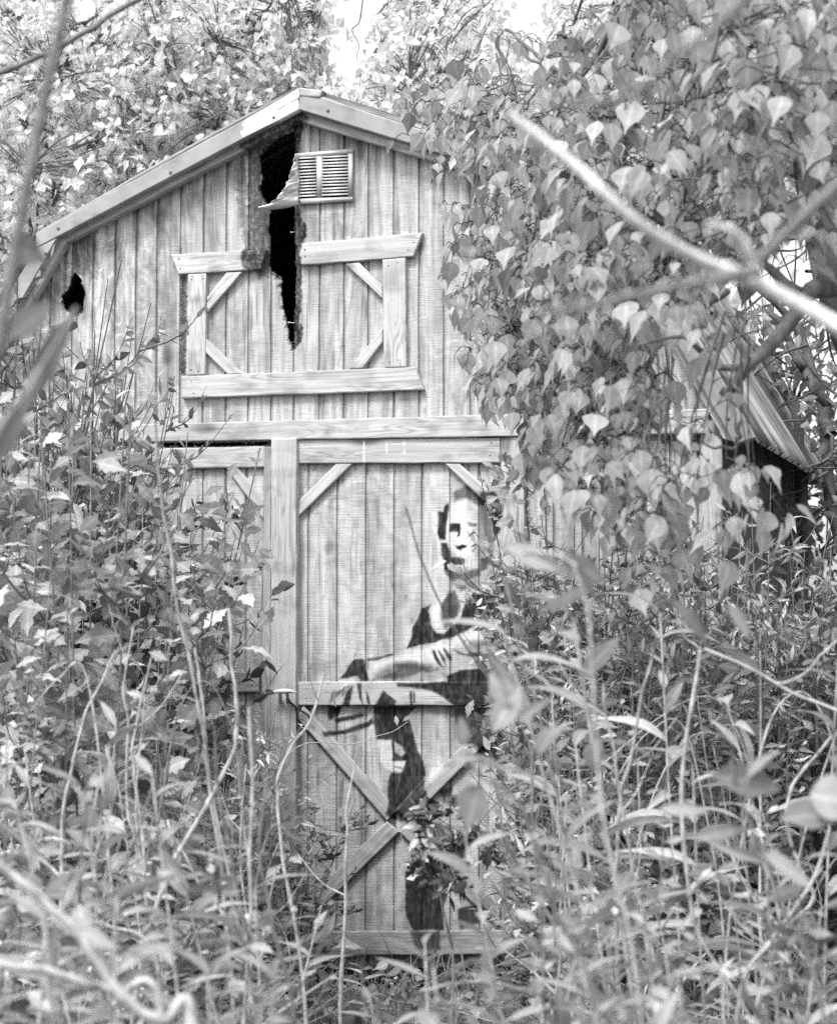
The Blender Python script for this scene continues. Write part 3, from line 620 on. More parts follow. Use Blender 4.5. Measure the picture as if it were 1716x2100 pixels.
def tallow(name, label, base_px, base_d, polys, mat, size, group=None, hang=.85, limb=18, bark=M_BARK, top=5.5, trunk_r=.07, tw=.004, petg=None, tpls=(T_TALLOW, T_TALLOW2), limb_r=1.0, extra=None, high=False, name_gap=True, petm=None):
    b = P(base_px, 1450, base_d); b[2] = 0
    root = empty(name, tuple(b), label, 'tree', group)
    cs = []
    for poly, n, dfun, lo, hi in polys:
        q = sample_poly(poly, n); q = q[~in_gap(q[:, 0], q[:, 1])] if name_gap else q
        for x, y in q: cs.append(np.append(P(x, y, dfun(x, y)+rng.uniform(lo, hi)), 1.0))
    C = np.array(cs)[:, :3]; crown = Geo(); wood = Geo(); pet = Geo()
    cen = C.mean(0)
    tp = spline([b, b+[.1, 0, top*.3], b+(cen-b)*[.35, .35, 0]+[0, 0, top*.62], [b[0]+(cen[0]-b[0])*.5, b[1]+(cen[1]-b[1])*.5, top]], 24)
    add_tube(wood, tp, np.linspace(trunk_r, trunk_r*.25, 24), 10)
    # limbs to far cluster groups, twigs from the nearest limb to every whorl
    sel = C[rng.choice(len(C), min(limb, len(C)), replace=False)]; nodes = []
    for s in sel:
        k = 23 if high else np.argmin(np.abs(tp[:, 2]-(s[2]-.35*np.linalg.norm(s[:2]-b[:2])))); st = tp[max(4, min(23, k))]+([0, 0, rng.uniform(-.5, .3)] if high else [0, 0, 0])
        m1 = st*.6+s*.4+[0, 0, .18+(.12 if high else 0)]; m2 = st*.25+s*.75+[0, 0, .12+(.06 if high else 0)]; L = wob(spline([st, m1, m2, s+[0, 0, .02]], 18), .012)
        nodes.append(L); gx_, gy_ = proj(L)
        if not in_gap(gx_, gy_).any(): add_tube(wood, L, np.linspace(.022, .005, 18)*limb_r, 6)
    N = np.concatenate([n_[5:] for n_ in nodes])
    n_tot = 0
    LP, LD, LN, LS, LV = [], [], [], [], []
    for c in C:
        dd = np.linalg.norm(N-c, axis=1)+np.maximum(0, c[2]-N[:, 2]+.0)*.3; s = N[np.argmin(dd)]; s = c+(s-c)*min(1, .26/(np.linalg.norm(s-c)+1e-6))
        m = (s+c)/2+[0, 0, .06*np.linalg.norm(s-c)]+rng.normal(0, .015, 3); tq = spline([s, m, c], 7)
        if not in_gap(*proj(tq)).any(): add_tube(wood, tq, np.linspace(tw, tw*.45, 7), 4)
        k = rng.integers(4, 9); az = rng.uniform(0, 2*np.pi)+np.arange(k)*2.4; sz = size*rng.uniform(.42, 1.2, k); dr = unit((rng.normal(0, .6, 3)+[0, 0, -.75])[None])[0]*rng.uniform(.06, .20); c0 = c.copy()
        if not in_gap(*proj(np.array([c0, c0+dr]))).any(): add_tube(wood, spline([c0, c0+dr*.5, c0+dr], 4), tw*.4, 3)
        for a, z in zip(az, sz):
            c = c0+dr*rng.random(); o = arr(math.cos(a), math.sin(a), 0); pl = z*rng.uniform(.25, .9)
            e1 = c+o*pl*.6+[0, 0, pl*.25]; e2 = c+o*pl+[0, 0, -pl*.15]
            if petg is not False: add_tube(pet, spline([c, e1, e2], 5), .0013, 3)
            LP.append(e2); LD.append(arr(0, 0, -1)*hang+o*rng.uniform(-.05, .75)+rng.normal(0, .2+(.5 if hang < .6 else 0), 3)); LN.append(o+[0, 0, .45]+rng.normal(0, .4, 3)); LS.append(z)
            LV.append(rng.uniform(.82, 1.08) if hang < .6 else rng.choice([.45, .75, .95, 1.1], p=[.14, .28, .36, .22])*rng.uniform(.88, 1.12))
    LP, LD, LN, LS, LV = map(np.array, (LP, LD, LN, LS, LV)); m = rng.random(len(LP)) < .6
    for t_, mm in zip(tpls, (m, ~m)): add_leaves(crown, t_, LP[mm], LD[mm], LN[mm], LS[mm], LV[mm])
    if extra:
        for pts, r0, r1 in extra:
            add_tube(wood, wob(spline(pts, 30), .003), np.linspace(r0, r1, 30), 8)
    cr = crown.build('crown', mat, root, smooth=True, loc=None); cr.matrix_parent_inverse = Matrix.Translation(-Vector(b))
    for nm, g_, mt in (('trunk', wood, bark), ('leaf_stalks', pet, petm or mat)):
        if g_.n: o = g_.build(nm, mt, root, smooth=True); o.matrix_parent_inverse = Matrix.Translation(-Vector(b))
    return root
D = lambda a, b_: (lambda x, y: rng.uniform(a, b_))
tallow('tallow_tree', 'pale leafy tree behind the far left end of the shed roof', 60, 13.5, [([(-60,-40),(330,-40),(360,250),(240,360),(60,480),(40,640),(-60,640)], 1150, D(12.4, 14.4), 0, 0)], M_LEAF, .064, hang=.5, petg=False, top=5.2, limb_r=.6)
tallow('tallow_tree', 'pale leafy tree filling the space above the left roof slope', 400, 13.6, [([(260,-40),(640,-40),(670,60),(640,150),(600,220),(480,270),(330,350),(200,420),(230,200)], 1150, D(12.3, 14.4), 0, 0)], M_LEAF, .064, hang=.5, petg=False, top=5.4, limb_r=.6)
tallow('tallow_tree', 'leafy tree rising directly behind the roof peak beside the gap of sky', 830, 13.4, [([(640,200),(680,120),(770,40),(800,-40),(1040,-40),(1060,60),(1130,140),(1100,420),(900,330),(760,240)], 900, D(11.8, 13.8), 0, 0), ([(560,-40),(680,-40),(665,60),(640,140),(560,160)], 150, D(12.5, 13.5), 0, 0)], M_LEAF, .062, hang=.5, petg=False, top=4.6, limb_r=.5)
# the big one at the right whose branches hang in front of the shed
def dR(x, y): return float(np.interp(x, [780, 950, 1200, 1450, 1760], [8.6, 7.7, 6.2, 5.5, 5.3]))
E = lambda *a: [P(x, y, d) for x, y, d in a]
tallow('tallow_tree', 'large tree at the right whose drooping leafy branches hang in front of the shed', 1960, 6.3, [
  ([(800,90),(900,140),(1010,70),(1090,130),(1180,60),(1230,300),(1230,760),(1100,860),(1030,800),(1010,690),(960,640),(925,560),(935,440),(1000,390),(975,300),(880,235)], 205, dR, -.3, .9),
  ([(1150,60),(1250,-60),(1760,-60),(1760,400),(1640,450),(1520,470),(1430,520),(1380,590),(1200,600)], 310, dR, -.4, 1.3),
  ([(1020,480),(1200,400),(1400,450),(1440,540),(1370,600),(1340,640),(1335,780),(1200,850),(1090,800),(1000,700)], 165, dR, -.3, .7),
  ([(1150,780),(1310,760),(1390,860),(1470,920),(1440,960),(1380,1030),(1330,1060),(1250,1000),(1120,860)], 62, dR, -.2, .4),
  ([(1400,590),(1480,590),(1480,610),(1420,610)], 2, dR, -.1, .1), ([(1480,900),(1560,890),(1540,980),(1480,980)], 5, dR, -.1, .1),
  ([(1290,1010),(1370,1040),(1350,1140),(1310,1120)], 5, dR, -.1, .1), ([(1050,720),(1200,800),(1130,880),(1050,830)], 22, dR, -.1, .3)],
  M_LEAFR, .068, limb=30, top=3.3, high=True, petm=M_LANCE, trunk_r=.11, tw=.0028, limb_r=.62, extra=[
  (E((1900,60,6.0),(1716,62,5.9),(1640,110,5.9),(1560,20,6),(1500,-60,6)), .022, .012), (E((1860,230,6.2),(1716,185,6.0),(1600,110,6),(1540,0,6.1)), .024, .012),
  (E((1960,520,6.3),(1716,585,6.0),(1665,600,5.9),(1590,700,5.8),(1535,745,5.7),(1500,800,5.7),(1480,808,5.7)), .024, .0085), (E((1535,748,5.7),(1480,757,5.7),(1420,705,5.6),(1390,690,5.6),(1310,706,5.6)), .009, .002),
  (E((1535,745,5.7),(1516,780,5.7),(1512,860,5.7),(1513,905,5.7)), .007, .005), (E((1513,905,5.7),(1500,916,5.7),(1455,912,5.7),(1435,900,5.7)), .0045, .002),
  (E((1700,590,6),(1640,600,5.9),(1590,560,5.9),(1560,535,5.9),(1480,490,5.9)), .016, .006), (E((1560,535,5.9),(1600,480,5.9),(1650,430,5.9),(1800,400,5.9)), .008, .009),
  (E((1490,600,5.9),(1420,640,5.8),(1350,682,5.8)), .009, .007), (E((1590,230,6),(1540,260,6),(1460,200,6),(1330,120,6)), .010, .004), (E((1680,260,6.2),(1560,235,6),(1500,300,6),(1430,170,6)), .009, .004),
  (E((1180,180,6.6),(1090,100,6.9),(1040,60,7)), .006, .004), (E((1190,240,6.6),(1130,150,6.9),(1060,110,7.1)), .006, .003)])
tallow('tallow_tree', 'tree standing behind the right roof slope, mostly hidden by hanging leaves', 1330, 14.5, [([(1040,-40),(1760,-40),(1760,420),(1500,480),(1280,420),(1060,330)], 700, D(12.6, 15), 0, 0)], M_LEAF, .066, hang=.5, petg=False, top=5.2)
# far wood that closes the view
def far_mass(name, label, y0, y1, x0, x1, n, zt, mat, size):
    G = Geo(); pos = np.stack([rng.uniform(x0, x1, n), rng.uniform(y0, y1, n), rng.random(n)**.8*zt], 1)
    keep = rng.random(n) < .35+1.2*np.clip(fbm(pos[:, 0]*1.1, pos[:, 2]*1.1, 3)-.3, 0, 1)*1.6; pos = pos[keep]; qx, qy = proj(pos); pos = pos[~in_gap(qx, qy)]; n = len(pos)
    add_leaves(G, T_FAR, pos, rdir(n)*[1, 1, .6]+[0, 0, -.4], rdir(n)+[0, -.5, .5], rng.uniform(.6, 1.3, n)*size, rng.uniform(.5, 1.15, n))
    return tag(G.build(name, mat), label, 'woodland', kind='stuff')
far_mass('distant_wood', 'dense woodland beyond the shed on the left', 8, 14, -9, .2, 6500, 6.2, M_LEAF, .17)
far_mass('distant_wood', 'dense woodland beyond the shed on the right', 8, 13, 1.3, 7.5, 6500, 6.0, M_WEED, .17)

# ------------------------------------------------------------------ weeds and shrubs: a few prototypes, copied
def up(b, h, lean=.12, n=10):
    a = rng.uniform(0, 2*np.pi); l = rng.uniform(0, lean)*h; return wob(spline([b, b+[math.cos(a)*l*.25, math.sin(a)*l*.25, h*.4], b+[math.cos(a)*l, math.sin(a)*l, h]], n), .006*h)
def mugwort(h=1.5):
    lf, st = Geo(), Geo(); P_, D_, N_, S_, V_ = [], [], [], [], []
    s = up(np.zeros(3), h); add_tube(st, s, np.linspace(.0045, .0018, len(s)))
    def dress(path, n, s0, s1, t0=.12):
        for i in range(n):
            t = t0+(1-t0)*i/n; p = path[0]*0+np.array([np.interp(t*(len(path)-1), np.arange(len(path)), path[:, c]) for c in range(3)])
            a = i*2.4+rng.normal(0, .3); o = arr(math.cos(a), math.sin(a), 0)
            P_.append(p+o*.004); D_.append(o+[0, 0, rng.uniform(-.5, 1.3)]+rng.normal(0, .25, 3)); N_.append(arr(0, 0, .75)-o*.5+rng.normal(0, .7, 3)); S_.append((s0+(s1-s0)*t)*rng.uniform(.5, 1.25)); V_.append(rng.choice([.45, .8, 1.1, 1.4], p=[.2, .3, .35, .15]))
    dress(s, int(26*h), .12, .06)
    for k in range(int(5*h)):
        t = rng.uniform(.3, .9); p = s[int(t*(len(s)-1))]; a = rng.uniform(0, 6.28); o = arr(math.cos(a), math.sin(a), 0); L = rng.uniform(.12, .3)*(1.2-t*.5)
        br = spline([p, p+o*L*.5+[0, 0, L*.35], p+o*L*.8+[0, 0, L]], 8); add_tube(st, br, np.linspace(.003, .0012, 8), 4); dress(br, 11, .085, .045, .1)
    add_leaves(lf, T_LOBE, np.array(P_), np.array(D_), np.array(N_), np.array(S_), np.array(V_)); return lf, st
def twiggy(h=1.5, stems=5, ls=.036, dens=34, tpl=T_OVAL, spread=.2):
    lf, st = Geo(), Geo(); P_, D_, N_, S_, V_ = [], [], [], [], []
    for q in range(stems):
        a0 = rng.uniform(0, 6.28); r = rng.uniform(.1, 1)*spread*h; hh = h*rng.uniform(.7, 1.05); e = arr(math.cos(a0)*r, math.sin(a0)*r, hh)
        s = wob(spline([arr(0, 0, 0), e*[.35, .35, .5], e], 14), .012); add_tube(st, s, np.linspace(.006, .0015, 14))
        for k in range(int(9*h)):
            t = rng.uniform(.25, .97); p = s[int(t*13)]; a = rng.uniform(0, 6.28); o = arr(math.cos(a), math.sin(a), 0); L = rng.uniform(.10, .28)
            br = spline([p, p+o*L*.5+[0, 0, L*.2], p+o*L*.85+[0, 0, L*.6]], 7); add_tube(st, br, np.linspace(.0022, .0009, 7), 4)
            for i in range(int(dens/4)):
                u = rng.uniform(.15, 1); pp = br[0]+(br[-1]-br[0])*u; pp = np.array([np.interp(u*6, np.arange(7), br[:, c]) for c in range(3)]); d_ = unit((br[-1]-br[0])[None])[0]+rng.normal(0, .75, 3)
                P_.append(pp); D_.append(d_); N_.append(arr(0, 0, .7)+rng.normal(0, .7, 3)); S_.append(ls*rng.uniform(.6, 1.35)); V_.append(rng.choice([.5, .9, 1.2, 1.6], p=[.25, .35, .3, .1])*rng.uniform(.85, 1.15))
    add_leaves(lf, tpl, np.array(P_), np.array(D_), np.array(N_), np.array(S_), np.array(V_)); return lf, st
def lanceweed(h=1.2, ls=.185):
    lf, st = Geo(), Geo(); s = up(np.zeros(3), h, .25, 14); add_tube(st, s, np.linspace(.0055, .002, 14)); n = int(17*h)+4
    t = np.linspace(.18, 1, n); p = np.stack([np.interp(t*13, np.arange(14), s[:, c]) for c in range(3)], 1); a = np.arange(n)*2.4+rng.normal(0, .3, n); o = np.stack([np.cos(a), np.sin(a), 0*a], 1)
    add_leaves(lf, T_LANCE, p, o+np.stack([0*a, 0*a, rng.uniform(-.1, 1.4, n)+t*.4], 1)+rng.normal(0, .15, (n, 3)), np.array([0, 0, .7])-o*.5+rng.normal(0, .6, (n, 3)), ls*(1.1-.5*t)*rng.uniform(.7, 1.2, n), rng.uniform(.75, 1.15, n)); return lf, st
def tuft(h=.5, n=34):
    lf, st = Geo(), Geo(); a = rng.uniform(0, 6.28, n); o = np.stack([np.cos(a), np.sin(a), 0*a], 1); r = rng.uniform(0, .05, (n, 1))
    add_leaves(lf, T_BLADE, o*r, o*rng.uniform(.1, .7, (n, 1))+[0, 0, 1], -o+[0, 0, .6]+rng.normal(0, .2, (n, 3)), h*rng.uniform(.5, 1.2, n), rng.uniform(.7, 1.2, n)); return lf, None
def patch(h=.35, n=42):
    lf, st = Geo(), Geo(); P_, D_ = [], []
    for k in range(n):
        a = rng.uniform(0, 6.28); r = rng.random()**.6*.34; b = arr(math.cos(a)*r, math.sin(a)*r, 0); z = h*rng.uniform(.25, 1)*(1.15-r*1.5); e = b+[rng.normal(0, .04), rng.normal(0, .04), z]
        add_tube(st, spline([b*.6, (b+e)/2, e], 5), .0013, 4); P_.append(e); D_.append(arr(rng.normal(), rng.normal(), rng.uniform(-.5, .3)))
    P_, D_ = np.array(P_), np.array(D_); N_ = arr(0, -.5, .8)+rng.normal(0, .5, (n, 3)); h2 = n//2
    for t_, sl_ in ((T_LOBE, slice(0, h2)), (T_TALLOW, slice(h2, n))): add_leaves(lf, t_, P_[sl_], D_[sl_], N_[sl_], rng.uniform(.04, .09, len(P_[sl_])), rng.uniform(.4, .95, len(P_[sl_])))
    return lf, st
def proto(kind, fn, name, cat, leaf_mat, stem_mat, n, **k):
    out = []
    for i in range(n):
        lf, st = fn(**k); m1 = lf.build('leaves', leaf_mat, None, smooth=True); root = empty(name, (0, 0, 0), None, None); m1.parent = root
        if st is not None and st.n: m2 = st.build('stem', stem_mat, None, smooth=True); m2.parent = root
        out.append([root, False, kind])
    return out
PR = {
 'mug': proto('mug', mugwort, 'mugwort_weed', 'weed', M_WEED, M_MIDB, 5, h=1.5),
 'twig': proto('twig', twiggy, 'leafy_shrub', 'shrub', M_WEED, M_DSTEM, 4, h=1.6),
 'dark': proto('dark', twiggy, 'leafy_shrub', 'shrub', M_WEEDD, M_DSTEM, 4, h=1.5, ls=.045, stems=6, spread=.3),
 'fine': proto('fine', twiggy, 'leafy_shrub', 'shrub', M_WEED, M_MIDB, 3, h=1.5, ls=.048, dens=30, tpl=T_LANCE),
 'lance': proto('lance', lanceweed, 'lance_leaved_weed', 'weed', M_LANCE, M_STEM, 5, h=1.2),
 'tuft': proto('tuft', tuft, 'grass_tuft', 'grass', M_LANCE, M_STEM, 4),
 'patch': proto('patch', patch, 'low_creeper', 'plant', M_WEED, M_MIDB, 4),
}
H0 = {'mug': 1.5, 'twig': 1.6, 'dark': 1.5, 'fine': 1.5, 'lance': 1.2, 'tuft': .5, 'patch': .35}
NUSED = 0
def plant(kind, px, d, ytop, label, cat, group, zbase=0.0):
    """one plant rooted in the ground at photograph column px, d metres off, its tip at photograph row ytop"""
    global NUSED
    pr = PR[kind][rng.integers(len(PR[kind]))]; b = P(px, 1450, d); top = P(px, ytop, d)[2]
    if -.25 < b[1] < DEPTH+.2 and XL-.1 < b[0] < XR+.1: b[1] = -.3
    h = max(.12, top-zbase)
    if not pr[1]: o = pr[0]; pr[1] = True
    else: o = copy_tree(pr[0])
    s = h/H0[kind]; sx = s if kind in ('tuft', 'patch') else (1+s)/2*rng.uniform(.9, 1.1)
    o.location = (b[0], b[1], zbase-.02); o.rotation_euler = (rng.normal(0, .05), rng.normal(0, .05), rng.uniform(0, 6.28)); o.scale = (sx, sx, s)
    tag(o, label, cat, group); NUSED += 1; return o
ORD = 'first second third fourth fifth sixth seventh eighth ninth tenth eleventh twelfth thirteenth fourteenth fifteenth sixteenth seventeenth eighteenth nineteenth twentieth'.split()
ORD += ['twenty-'+w_ for w_ in ORD[:9]]+['thirtieth']+['thirty-'+w_ for w_ in ORD[:9]]
def count_off(objs, label):
    """alike things counted from the left"""
    key = lambda o: proj(np.array(o.location)[None])[0][0]
    for i, o in enumerate(sorted(objs, key=key)): o['label'] = ORD[i]+' from the left: '+label
def many(kind, n, x0, x1, d0, d1, top, label, cat, group, jit=60):
    tx, ty = zip(*top); xs = np.linspace(x0, x1, n)+rng.normal(0, (x1-x0)/n*.6, n)
    count_off([plant(kind, x, rng.uniform(d0, d1), float(np.interp(x, tx, ty))+abs(rng.normal(0, jit)), label, cat, group) for x in xs], label)
# left thicket, from the shed wall towards the camera
many('twig', 17, -40, 240, 8.2, 9.2, [(0,520),(110,600),(200,700),(330,830)], 'small-leaved shrub growing up the left end of the gable wall', 'shrub', 'small-leaved shrubs against the left end of the wall')
many('dark', 4, 220, 330, 8.7, 9.1, [(280,930),(430,1030)], 'dark-leaved shrub standing before the left door leaf', 'shrub', 'dark-leaved shrubs before the left door', 90)
many('mug', 24, -40, 310, 6.4, 8.2, [(0,760),(120,760),(260,800),(340,900),(400,1000)], 'tall weed with notched leaves in the thicket left of the doors', 'weed', 'notched-leaf weeds in the left thicket', 100)
many('mug', 19, -20, 545, 5.9, 8.0, [(0,1130),(280,1120),(350,1330),(470,1470),(600,1520)], 'middle-height weed with notched leaves in the left thicket', 'weed', 'middle-height notched-leaf weeds at the left', 90)
many('fine', 11, 40, 500, 7.4, 8.6, [(0,1350),(400,1400),(640,1520)], 'bushy narrow-leaved shrub before the foot of the left door', 'shrub', 'narrow-leaved shrubs before the left door foot', 70)
many('dark', 12, -20, 600, 7.6, 8.5, [(0,1450),(620,1560)], 'low dark shrub deep in the left thicket', 'shrub', 'low dark shrubs in the left thicket', 90)
many('patch', 26, -20, 640, 6.8, 8.8, [(0,1800),(640,1880)], 'low creeper with broad leaves on the ground at the left', 'plant', 'broad-leaved creepers on the left ground', 60)
# right side
many('twig', 14, 1130, 1450, 8.0, 8.8, [(1040,860),(1100,960),(1250,1060),(1440,1040)], 'small-leaved shrub against the wall right of the doors', 'shrub', 'small-leaved shrubs against the right wall', 110)
many('fine', 11, 1400, 1700, 8.3, 9.3, [(1400,1060),(1560,985),(1620,1080),(1716,1060)], 'narrow-leaved bush under the right eave', 'shrub', 'narrow-leaved bushes under the right eave', 60)
many('dark', 11, 1530, 1760, 8.6, 10.5, [(1480,1200),(1716,1150)], 'dark-leaved shrub beside the right side wall', 'shrub', 'dark-leaved shrubs beside the right side wall', 120)
many('mug', 17, 1110, 1560, 6.8, 8.5, [(1000,1380),(1100,1230),(1300,1260),(1560,1200)], 'weed with notched leaves before the wall right of the doors', 'weed', 'notched-leaf weeds before the right wall', 130)
many('patch', 30, 640, 1740, 7.0, 8.9, [(640,1960),(900,1950),(1200,1900),(1740,1850)], 'low creeper with broad leaves before the right door and wall', 'plant', 'broad-leaved creepers on the right ground', 45)
many('tuft', 9, 560, 1740, 5.4, 8.4, [(560,1900),(900,1960),(1300,1880),(1740,1800)], 'tuft of long pale grass before the right door and wall', 'grass', 'grass tufts in front of the shed', 60)
many('lance', 12, 1080, 1740, 4.2, 6.0, [(1000,1500),(1200,1330),(1400,1190),(1716,1330)], 'tall weed with long pale leaves in the right foreground', 'weed', 'long-leaved weeds in the right foreground', 130)
many('lance', 11, 900, 1740, 3.3, 4.4, [(900,1900),(1100,1840),(1400,1780),(1716,1660)], 'near weed with long blurred leaves at the bottom right', 'weed', 'near long-leaved weeds at the bottom right', 110)
many('lance', 12, -30, 560, 4.2, 6.2, [(0,1350),(300,1480),(620,1750)], 'tall weed with long pale leaves in the left foreground', 'weed', 'long-leaved weeds in the left foreground', 120)
many('lance', 8, -30, 640, 3.0, 4.0, [(0,1700),(300,1780),(640,1960)], 'near weed with long blurred leaves at the bottom left', 'weed', 'near long-leaved weeds at the bottom left', 90)
many('tuft', 5, 0, 900, 4.6, 6.5, [(0,1850),(500,1880),(900,2030)], 'tuft of long pale grass in the left foreground', 'grass', 'grass tufts in the left foreground', 50)
many('mug', 9, -20, 520, 4.2, 5.4, [(0,1420),(300,1560),(520,1700)], 'near notched-leaf weed, slightly blurred, at the lower left', 'weed', 'near notched-leaf weeds at the lower left', 90)
many('mug', 7, 1080, 1740, 4.2, 5.4, [(1050,1600),(1400,1560),(1740,1480)], 'near notched-leaf weed, slightly blurred, at the lower right', 'weed', 'near notched-leaf weeds at the lower right', 90)
many('mug', 8, 1120, 1460, 7.8, 8.6, [(1040,960),(1250,1080),(1460,1060)], 'tallest kind of notched-leaf weed against the wall right of the doors', 'weed', 'tall notched-leaf weeds against the right wall', 90)
many('fine', 8, 1130, 1450, 7.6, 8.5, [(1040,1050),(1250,1130),(1440,1120)], 'bushy narrow-leaved shrub before the wall right of the doors', 'shrub', 'narrow-leaved shrubs before the right wall', 90)
many('lance', 4, 640, 900, 5.5, 7.0, [(640,1820),(760,1960),(900,1980)], 'short weed with long leaves before the painted door', 'weed', 'short long-leaved weeds before the painted door', 30)
for k in PR:                                             # drop any prototype that was never placed
    for pr in PR[k]:
        if not pr[1]:
            for c in list(pr[0].children): bpy.data.objects.remove(c)
            bpy.data.objects.remove(pr[0])

# ------------------------------------------------------------------ single stems, each followed from the photograph and rooted in the ground
def stem(name, label, pts, d0, d1, r0, r1, mat, cat='stem', twigs=(), leaves=None, root=True, lm=None):
    """pts: photograph points from base to tip; d0..d1 distance of base and tip"""
    n = len(pts); ds = np.linspace(d0, d1, n); w_ = [P(x, y, d) for (x, y), d in zip(pts, ds)]
    if root:
        b = w_[0].copy()
        if b[2] > .05: b = b+(w_[0]-w_[1])*.15; b[2] = -.02; w_ = [b]+w_
    base = w_[0].copy(); N = max(20, 6*len(w_)); s = wob(spline(w_, N), .0022); G = Geo(); rr = np.linspace(r0, r1, N)
    nod = rng.choice(N, N//6, replace=False); rr2 = rr.copy(); rr2[nod] *= 1.25; add_tube(G, s-base, rr2, 8)
    if name == 'dry_stalk':
        for q_ in range(rng.integers(1, 4)):
            i_ = rng.integers(N//3, N-3); o_ = unit(rng.normal(0, 1, (1, 3)))[0]; o_[2] = abs(o_[2])+.3; L_ = rng.uniform(.04, .14)
            add_tube(G, spline([s[i_]-base, s[i_]-base+o_*L_*.5, s[i_]-base+o_*L_+[0, 0, L_*.3]], 7), np.linspace(rr[i_]*.6, rr[i_]*.25, 7), 5)
    if not (twigs or leaves):
        o = G.build(name, mat, None, smooth=True); o.location = base; return tag(o, label, cat)
    e = empty(name, tuple(base), label, cat); G.build('stalk', mat, e, smooth=True)
    for tp, td, ra, rb in twigs:
        g = Geo(); q = spline([P(x, y, td) for x, y in tp], 16); add_tube(g, wob(q, .002)-base, np.linspace(ra, rb, 16), 7); g.build('side_twig', mat, e, smooth=True)
    if leaves:
        for (x, y, ang, ln, tpl) in leaves:
            g = Geo(); d = d1; p = P(x, y, d); v = RT*math.cos(math.radians(ang))+UP*math.sin(math.radians(ang)); nn = -FW+rng.normal(0, .45, 3)+[0, 0, .4]
            add_leaves(g, tpl, (p-base)[None], v[None], nn[None], ln*d/F, rng.uniform(.85, 1.1)); g.build('leaf', lm or M_LANCE, e, smooth=True)
    return e
stem('dry_stalk', 'long pale arching stalk crossing the shrubs right of the painted figure', [(1262,2100),(1235,1900),(1180,1760),(1150,1680),(1125,1560),(1108,1470),(1060,1330),(1035,1180)], 5.6, 5.2, .0050, .0025, M_STEM, 'stalk')
stem('dry_stalk', 'straight pale stalk left of the two crossing stalks at the lower right', [(1275,2110),(1262,1900),(1266,1760),(1270,1640),(1290,1560),(1318,1420),(1345,1330)], 5.2, 5.0, .0048, .0022, M_STEM, 'stalk')
stem('dry_stalk', 'long pale stalk leaning left and crossing its neighbour at the lower right', [(1352,2110),(1335,1950),(1300,1800),(1275,1640),(1250,1500),(1238,1400)], 5.0, 4.9, .0045, .0022, M_STEM, 'stalk')
stem('dry_stalk', 'forked pale stalk reaching right over the bottom right corner', [(1545,2110),(1600,1930),(1668,1850),(1640,1780),(1612,1660),(1640,1590),(1710,1510)], 5.2, 5.2, .0048, .0026, M_STEM, 'stalk')
stem('dry_stalk', 'pale stalk leaning left beside the dark gap at the shed corner', [(1700,2080),(1600,1910),(1535,1830),(1490,1730),(1478,1690)], 5.4, 5.4, .0045, .0028, M_STEM, 'stalk')
stem('dry_stalk', 'pale stalk leaning steeply right at the bottom right edge', [(1515,2070),(1580,1930),(1660,1820),(1700,1700)], 4.6, 4.6, .0040, .0030, M_STEM, 'stalk')
stem('dry_stalk', 'bare pale branching stalk crossing the right edge at mid height', [(1560,2150),(1430,1900),(1395,1600),(1440,1330)], 5.0, 5.0, .004, .0035, M_STEM, 'stalk', twigs=[([(1440,1330),(1560,1385),(1640,1430),(1730,1465)], 5.0, .0035, .003), ([(1560,1385),(1600,1402),(1660,1370),(1716,1310)], 5.0, .0025, .0015), ([(1440,1330),(1400,1300),(1380,1240)], 5.0, .002, .001)])
stem('dry_stalk', 'thick pale stalk bent like a bow before the left thicket', [(268,2110),(310,1890),(370,1740),(440,1620),(480,1530),(484,1450),(478,1370),(470,1250)], 5.2, 5.2, .0062, .0028, M_STEM, 'stalk')
stem('dry_stalk', 'pale stalk rising left of the bow-shaped stalk', [(326,2100),(318,1960),(300,1800),(285,1640),(272,1560),(285,1460),(310,1350)], 5.6, 5.6, .0050, .0022, M_STEM, 'stalk')
stem('dry_stalk', 'pale stalk with a slight kink in the middle of the left thicket', [(345,2080),(310,1900),(275,1720),(257,1650),(262,1500),(255,1400),(275,1290)], 5.8, 5.8, .0046, .0020, M_STEM, 'stalk')
stem('dry_stalk', 'slanting pale stalk topmost of those in the left thicket', [(120,2090),(125,1800),(133,1640),(150,1560),(172,1470),(205,1400),(240,1330)], 5.6, 5.6, .0048, .0022, M_STEM, 'stalk')
stem('dry_stalk', 'long thin faded stalk running down past the left door leaf', [(480,2090),(455,1800),(430,1600),(402,1420),(370,1260),(345,1100),(325,960),(318,870)], 5.4, 5.2, .0046, .0024, M_STEM, 'stalk')
stem('dry_stalk', 'pale stalk leaning right toward the handle post', [(520,2080),(480,1860),(450,1720),(425,1560),(412,1420),(400,1330)], 5.4, 5.4, .0044, .0022, M_STEM, 'stalk')
stem('dry_stalk', 'pale stalk curving up past the foot of the door post', [(625,2090),(605,1900),(585,1790),(570,1660),(573,1600),(600,1530),(640,1470),(665,1380)], 5.8, 5.8, .0046, .0022, M_STEM, 'stalk')
stem('dry_stalk', 'lone pale stalk standing straight before the crossed braces of the painted door', [(700,2040),(706,1900),(710,1780),(708,1690),(717,1620),(728,1550)], 6.4, 6.4, .0052, .0022, M_STEM, 'stalk')
stem('dry_stalk', 'short broken pale stalk leaning left at lower left', [(330,1990),(220,1900),(165,1850),(143,1815),(72,1752)], 5.0, 5.0, .0040, .0035, M_STEM, 'stalk')
stem('dry_stalk', 'pale stalk leaning left behind the bow-shaped stalk', [(560,2060),(470,1900),(420,1830),(370,1740),(341,1682)], 5.8, 5.8, .0040, .0030, M_STEM, 'stalk')
stem('dry_stalk', 'thick out-of-focus stalk arching over the bottom left corner', [(400,2140),(330,2100),(260,2060),(160,1920),(80,1840),(-30,1740)], 3.1, 3.1, .0072, .0055, M_STEM, 'stalk')
